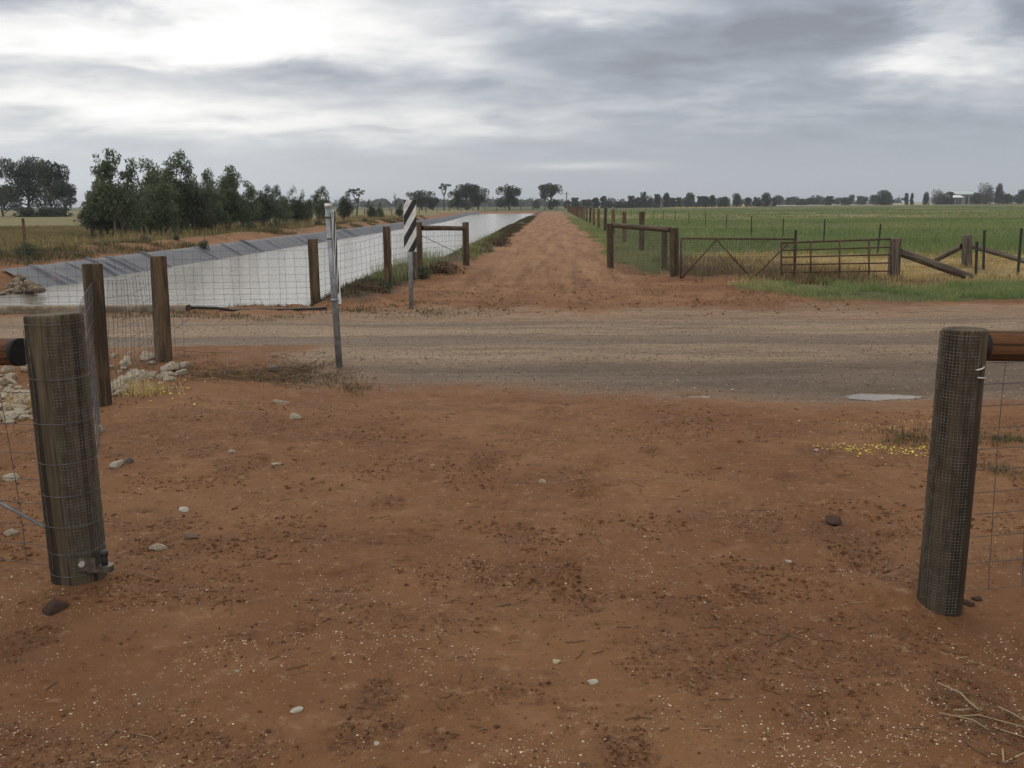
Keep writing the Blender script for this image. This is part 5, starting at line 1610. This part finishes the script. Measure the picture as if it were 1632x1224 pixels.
def trees():
    rng = np.random.default_rng(12)
    sap = [Proto(sapling_proto(200 + k, 4.5, 3 + k % 2, 1.6 + 0.15 * (k % 3), 6500, (0.35, 0.1, 0.25, -0.05, 0.15)[k]), M_LEAF if k % 3 else M_LEAF, 'young_gum_tree') for k in range(5)]
    sapd = [Proto(sapling_proto(230 + k, 4.5, 3, 1.75, 6500, 0.1), M_LEAFD, 'young_gum_tree') for k in range(2)]
    # row along the channel: base px, base py, top py, proto, label
    row = [(146, 378, 293, sapd[0], 'leftmost small bushy young gum at the start of the row beyond the channel'),
           (190, 380, 236, sap[0], 'tall feathery young gum leaning right, second from the left in the channel row'),
           (176, 376, 280, sap[3], 'bushy young gum in front of the tall leaning one'),
           (236, 375, 248, sap[1], 'broad bright green young gum, third tall crown of the channel row'),
           (262, 376, 262, sap[4], 'rounded green young gum beside the broad one'),
           (282, 373, 238, sap[2], 'slender tall young gum with a wispy top in the channel row'),
           (318, 373, 262, sapd[1], 'dark bushy young gum with a flat brownish top'),
           (340, 368, 268, sap[3], 'dark young gum right of the flat topped one'),
           (362, 366, 262, sap[0], 'young gum with a pointed leaning top midway along the row'),
           (392, 366, 285, sap[1], 'lower rounded young gum midway along the row'),
           (418, 362, 296, sapd[0], 'small dark young gum, first of the far half of the row'),
           (442, 360, 294, sap[2], 'young gum with a loose ragged crown in the far half of the row'),
           (474, 357, 298, sapd[1], 'dark young gum just left of the leaning pole'),
           (490, 356, 304, sap[4], 'small green young gum close left of the pole'),
           (509, 355, 296, sap[2], 'thin wispy young gum immediately left of the pole'),
           (547, 353, 306, sapd[0], 'dark young gum immediately right of the pole'),
           (592, 350, 318, sapd[1], 'small rounded young gum between pole and striped sign'),
           (606, 349, 322, sap[3], 'low bushy young gum just left of the striped sign'),
           (636, 347, 326, sapd[0], 'low young gum partly behind the striped sign')]
    for k, (px, py, ty, pr, lab) in enumerate(row):
        p = at(px, py + 2); D = float(dview(p[0], p[1]))
        h = at_d(px, ty, D)[2] - 0.0
        s = h / 4.5
        pr.put((p[0], p[1], zg1(p[0], p[1])), s * (1.0 + 0.08 * rng.normal()), rng.uniform(-0.5, 0.5), lab, 'tree', 'young gum trees beyond the channel', s)
    for k, (px, ty) in enumerate([(160, 300), (205, 292), (222, 300), (250, 284), (270, 292), (298, 282), (330, 284), (351, 290), (376, 292), (404, 300), (430, 308), (460, 310)]):
        D = 52 + 0.09 * (px - 160); q = at_d(px, 370, D)
        z0 = zg1(q[0], q[1]); sh_ = (at_d(px, ty, D)[2] - z0) / 4.5
        (sap[k % 5] if k % 3 else sapd[k % 2]).put((q[0], q[1], z0), sh_ * 1.25, rng.uniform(0, 6), 'young gum filling the second row behind the taller trees beyond the channel', 'tree', 'second row of young gums', sh_)
    # low shrubs on the far bank
    sb = [Proto(bush_proto(260 + k, 1.5, 1.0, 1600, 0.10, 0.022), M_SALT, 'saltbush', 'stem', 'foliage') for k in range(3)]
    sr = Proto(bush_proto(270, 1.5, 1.0, 1200, 0.10, 0.018), M_RUSSET, 'russet_shrub', 'stem', 'foliage')
    sh = [(45, 415, 393, sb[0], 40, 'grey green saltbush at the left end of the far bank'), (108, 395, 380, sr, 34, 'russet shrub right of the saltbush on the far bank'),
          (128, 392, 380, sb[1], 20, 'small green shrub touching the russet one'), (232, 387, 370, sb[2], 28, 'green shrub below the broad young gum'),
          (282, 380, 354, sb[0], 22, 'upright green shrub below the slender young gum'), (325, 390, 375, sb[1], 26, 'low green bush at the liner edge'),
          (281, 389, 380, sb[2], 14, 'tiny green bush on the orange bank'), (396, 370, 348, sb[2], 34, 'dense green shrub below the far half of the tree row'), (436, 366, 352, sb[0], 26, 'dark green shrub left of the pole on the bank'),
          (508, 362, 350, sb[1], 16, 'small green shrub behind the pole'), (582, 356, 349, sb[2], 14, 'small shrub on the bank left of the striped sign'), (454, 368, 356, sr, 14, 'russet shrub on the bank left of the pole')]
    for k, (px, py, ty, pr, w, lab) in enumerate(sh):
        p = at(px, py, 0.15); D = float(dview(p[0], p[1]))
        h = at_d(px, ty, D)[2] - 0.1; ws = w / FPX * D / 1.5
        pr.put((p[0], p[1], zg1(p[0], p[1]) - 0.03), ws, rng.uniform(0, 6), lab, 'shrub', 'shrubs on the far bank', max(0.25, h))
    # shrub weeds on the right bank of the canal
    wd = Proto(bush_proto(280, 1.0, 0.7, 900, 0.07, 0.016), M_SALT, 'low_shrub', 'stem', 'foliage')
    for px, py, w, lab in [(612, 466, 34, 'low leafy weed at the foot of the second channel post'), (672, 442, 40, 'leafy weed at the foot of the left H-frame')]:
        p = ground_point(px, py); D = float(dview(p[0], p[1])); ws = w / FPX * D
        wd.put(p, ws, 1.0, lab, 'weed', None, ws * 0.8)
    # dark spreading shrubs lying on the bank edge
    dk = Proto(bush_proto(285, 1.6, 0.5, 1500, 0.10, 0.018), M_RUSSET, 'dry_shrub', 'stem', 'foliage')
    for px, py, w, lab in [(790, 392, 60, 'dark dry shrub spreading on the bank left of the track'), (815, 368, 32, 'farther dark dry shrub on the bank left of the track'), (700, 437, 90, 'dark dry growth below the left H-frame'), (588, 472, 80, 'dark dry growth between the two channel fence posts')]:
        p = at(px, py); D = float(dview(p[0], p[1])); ws = w / FPX * D / 1.6
        dk.put((p[0], p[1], zg1(p[0], p[1]) - 0.05), ws, rng.uniform(0, 6), lab, 'shrub', None, ws * 0.7)

    # big old gum far left
    def far(pr, px, by, ty, wpx, D, lab, group=None, cat='tree', base_w=None, z=None, name=None):
        q = at_d(px, by, D)
        z0 = zg1(q[0], q[1])
        h = at_d(px, ty, D)[2] - z0
        s = h / pr.H
        sw = (wpx / FPX * D) / pr.W
        t = pr.put((q[0], q[1], z0 - 0.1), sw, rng.uniform(0, 6.28), lab, cat, group, s, name)
        return t
    def mk(tc, mat, name, H, W):
        p = Proto(tc, mat, name); p.H, p.W = H, W
        return p
    big = mk(gum_proto(301, 11, 12, 0.16, 11000, 10, 0.42, 0.12, 0.8, 1.2, 3), M_LEAFD, 'gum_tree', 11, 12)
    big2 = mk(gum_proto(302, 9, 8, 0.12, 7500, 9, 0.42, 0.12, 0.85, 1.15, 3), M_LEAFD, 'gum_tree', 9, 8)
    far(big, 47, 340, 255, 92, 165, 'large old gum with rounded crown standing in the left field')
    far(big2, 84, 340, 264, 44, 160, 'second tall dark gum right of the large old one', 'old gums in the left field')
    far(big2, 104, 340, 294, 40, 158, 'smaller gum at the right of the old group', 'old gums in the left field')
    far(big2, 6, 340, 300, 44, 170, 'low gum cut by the left edge', 'old gums in the left field')
    hedge = mk(bush_proto(310, 6, 3, 1500, 0.5, 0.14), M_LEAFD, 'hedge_bush', 3, 6)
    for px in (40, 70, 96):
        far(hedge, px, 340, 331, 46, 156, 'low dark scrub under the old gums in the left field', 'scrub under the old gums', 'shrub')
    # middle distance gums
    mid = [mk(gum_proto(320 + k, 9, 6.5, 0.07, 4600, 11, 0.45, 0.15, 1.1, 1.12, 4), M_LEAFD, 'gum_tree', 9, 6.5) for k in range(3)]
    thin = mk(gum_proto(330, 9, 4.5, 0.5, 700, 5, 0.40, 0.10, 0.6, 0.8, 2), M_LEAFD, 'gum_tree', 9, 4.5)
    far(thin, 568, 345, 298, 26, 130, 'thin gum with a bare stem and small flat crown behind the row')
    for px, ty, w, pr, D, lab in [(672, 302, 32, mid[0], 290, 'open crowned gum just right of the striped sign'), (690, 312, 20, mid[1], 292, 'smaller gum leaning against the open crowned one'),
                              (708, 291, 20, thin, 288, 'tall thin gum left of the middle clump'), (730, 300, 24, mid[1], 286, 'left gum of the middle distance clump'),
                              (745, 292, 30, mid[2], 285, 'tallest gum of the middle distance clump'), (762, 297, 26, mid[0], 287, 'right gum of the middle distance clump'),
                              (812, 292, 32, mid[1], 285, 'solitary gum with two lobed crown left of the track end'), (877, 292, 30, mid[2], 300, 'solitary gum at the end of the dirt track')]:
        far(pr, px, 332, ty, w, D, lab)
    # dead tree
    p = at_d(632, 340, 150); mb = MB(); z0 = 0.0
    h = at_d(630, 306, 150)[2]
    tr_ = [[(0, 0, -.2), (-.1, 0, h * .5), (-.3, 0, h)], [(-.1, 0, h * .5), (.3, .1, h * .75)], [(-.15, 0, h * .65), (-.5, .1, h * .85)], [(-.2, 0, h * .7), (.05, 0, h * .92)]]
    for k, s_ in enumerate(tr_): mb.tube(s_, np.linspace(0.12 if k == 0 else .06, 0.03, len(s_)), 6)
    o = mb.build('dead_tree', M_BARK, None, True); o.location = (p[0], p[1], 0)
    tag(o, 'bare dead tree sticking up just left of the striped sign', 'tree')
    # tree line across the right paddock
    ev = [mk(bush_proto(340 + k, 5, 6, 2600, 0.45, 0.15, 0.0, 24, 0.30 + 0.1 * k), M_LEAFD, 'paddock_tree', 6, 5) for k in range(3)]
    rd = mk(bush_proto(350, 7, 6, 3200, 0.45, 0.15, 0.0, 26), M_LEAFD, 'round_tree', 6, 7)
    gb = mk(bush_proto(351, 8, 6, 3200, 0.42, 0.10, 0.0, 26), M_LEAFG, 'bare_willow', 6, 8)
    lst = []
    for px in list(range(906, 1240, 11)):
        ty = 316 - 12 * rng.random() ** 1.6 - (2 if px > 1000 else -4)
        w = rng.uniform(15, 24)
        lst.append((px + rng.uniform(-3, 3), ty, w, ev[rng.integers(0, 3)]))
    for px, ty, w, pr in lst:
        if any(abs(px - q) < 9 for q in (1097, 1174, 1222)): continue
        far(pr, px, 328, ty, w, 395 + rng.uniform(-12, 12), 'dark tree in the unbroken line across the far edge of the green paddock', 'trees lining the far paddock edge')
    for px, ty, w, lab in [(1097, 305, 24, 'rounded taller tree in the middle of the paddock tree line'), (1174, 306, 20, 'round compact tree right of the paddock tree line gap'), (1222, 305, 22, 'last rounded tree at the right end of the paddock tree line'), (854, 317, 14, 'small round bush left of the solitary gum at the track end')]:
        far(rd, px, 327, ty, w, 385, lab)
    for k, px in enumerate(np.linspace(1244, 1400, 15)):
        far(ev[k % 3] if k % 2 else rd, px + rng.uniform(-4, 4), 324, 313 + rng.uniform(-4, 2.5), rng.uniform(14, 26), 520 + rng.uniform(-60, 60), 'low dark tree scattered along the pale paddocks to the right', 'scattered trees by the pale paddocks')
    for px, ty, w, pr, lab in [(1408, 301, 32, rd, 'wide dark tree standing alone left of the farm sheds'), (1444, 306, 9, ev[1], 'narrow dark tree, left of a pair near the farm sheds'), (1453, 306, 9, ev[2], 'narrow dark tree, right of a pair near the farm sheds'),
                           (1476, 304, 12, rd, 'small pale round tree left of the leafless one'), (1494, 300, 26, gb, 'leafless brownish tree left of the farm sheds'), (1506, 309, 26, ev[0], 'dark bush in front of the leafless tree'),
                           (1516, 304, 10, ev[2], 'dark narrow tree at the left end of the pale shed'), (1570, 289, 34, gb, 'big grey brown rounded tree right of the farm sheds'), (1592, 290, 16, rd, 'dark green tree against the right of the big grey brown one'),
                           (1556, 305, 16, ev[0], 'dark bush between the shed and the big tree'), (1606, 307, 22, rd, 'low tree right of the big grey brown one'), (1626, 300, 24, rd, 'tree at the right edge of the horizon')]:
        far(pr, px, 322, ty, w, 430, lab)
    # woods on the horizon
    V, Q, va = [], [], []
    n0 = 0
    for k in range(150):
        px = rng.uniform(-40, 1680) if k > 70 else rng.uniform(520, 900)
        D = rng.uniform(700, 950)
        q = at_d(px, 326, D); hh = rng.uniform(3.5, 8) * (1 if px < 1250 else 0.9); ww = rng.uniform(8, 20)
        z0 = zg1(q[0], q[1])
        C = [np.array([q[0] + rng.normal(0, ww * .3), q[1] + rng.normal(0, 4), z0 + hh * rng.uniform(.2, .75)]) for _ in range(6)]
        RA = [np.array([ww * .25, ww * .25, hh * .35])] * 6
        a, b, c = leaf_cloud(rng, C, RA, [45] * 6, 1.6, 0.6, 0.0, 0.3)
        V.append(a); Q.append(b + n0); va.append(c); n0 += len(a)
    me = mesh_np('distant_woodland', np.concatenate(V), np.concatenate(Q), None, False); add_float(me, 'var', np.concatenate(va))
    tag(link('distant_woodland', me, M_LEAFD), 'continuous dark woodland along the far horizon', 'woodland', None, 'stuff')
trees()

def farm():
    D = 455.0
    def shed(px0, px1, py_eave, py_ridge, depth, roofm, lab, D, wall=True):
        a = at_d(px0, 322, D); b = at_d(px1, 322, D)
        z0 = zg1(a[0], a[1]) - 0.3
        t = thing('farm_shed', lab, 'shed', ((a[0] + b[0]) / 2, (a[1] + b[1]) / 2, z0))
        L = np.linalg.norm((b - a)[:2])
        he = at_d(px0, py_eave, D)[2] - z0; hr = at_d(px0, py_ridge, D)[2] - z0
        mb = MB(); mb.box((0, depth / 2, he / 2), (L, depth, he)); mb.build('wall', M_WALL, t)
        mb = MB()
        o = 0.6
        V = []
        for x in (-L / 2 - o, L / 2 + o):
            V += [(x, -o, he), (x, depth / 2, hr), (x, depth + o, he), (x, -o, he + 0.15), (x, depth / 2, hr + 0.15), (x, depth + o, he + 0.15)]
        Q = [(0, 6, 7, 1), (1, 7, 8, 2), (3, 4, 10, 9), (4, 5, 11, 10), (0, 3, 9, 6), (2, 8, 11, 5), (0, 1, 4, 3), (1, 2, 5, 4), (6, 9, 10, 7), (7, 10, 11, 8)]
        mb._add(V, Q); mb.build('roof', roofm, t)
        for k in (-0.28, 0.05, 0.3):
            mb = MB(); mb.box((L * k, -0.03, he * 0.42), (L * 0.13, 0.06, he * 0.8)); mb.build('door', M_GLASS, t)
        return t
    shed(1525, 1553, 310, 304.5, 16, M_ROOF_G, 'farm shed with a pale green gable roof on the right horizon', D)
    shed(1517, 1533, 315, 311.5, 8, M_ROOF_W, 'low farm building with a white roof in front of the pale green shed', D - 18)
    # power pole near the track end
    p = at_d(903, 330, 320); h = at_d(903, 306, 320)[2]
    mb = MB(); mb.tube([(0, 0, -.3), (0, 0, h)], 0.16, 8); mb.box((0, 0, h - .6), (1.8, .14, .14))
    o = mb.build('power_pole', M_POST_GREY); o.location = (p[0], p[1], zg1(p[0], p[1]))
    tag(o, 'thin power pole rising right of the solitary gum at the track end', 'power pole')
farm()

def haze():
    mb = MB(); mb.box((0, 2050, 7.5), (6600, 4700, 21))
    m = bpy.data.materials.new('haze'); m.use_nodes = True
    t = NT(m.node_tree)
    v = t.n('ShaderNodeVolumePrincipled', {'Color': (0.80, 0.86, 0.93), 'Density': 0.00028, 'Anisotropy': 0.0})
    o = t.n('ShaderNodeOutputMaterial'); m.node_tree.links.new(v.outputs[0], o.inputs['Volume'])
    tag(mb.build('haze', m), 'thin pale haze in the damp air over the whole place', 'haze', None, 'stuff')
haze()
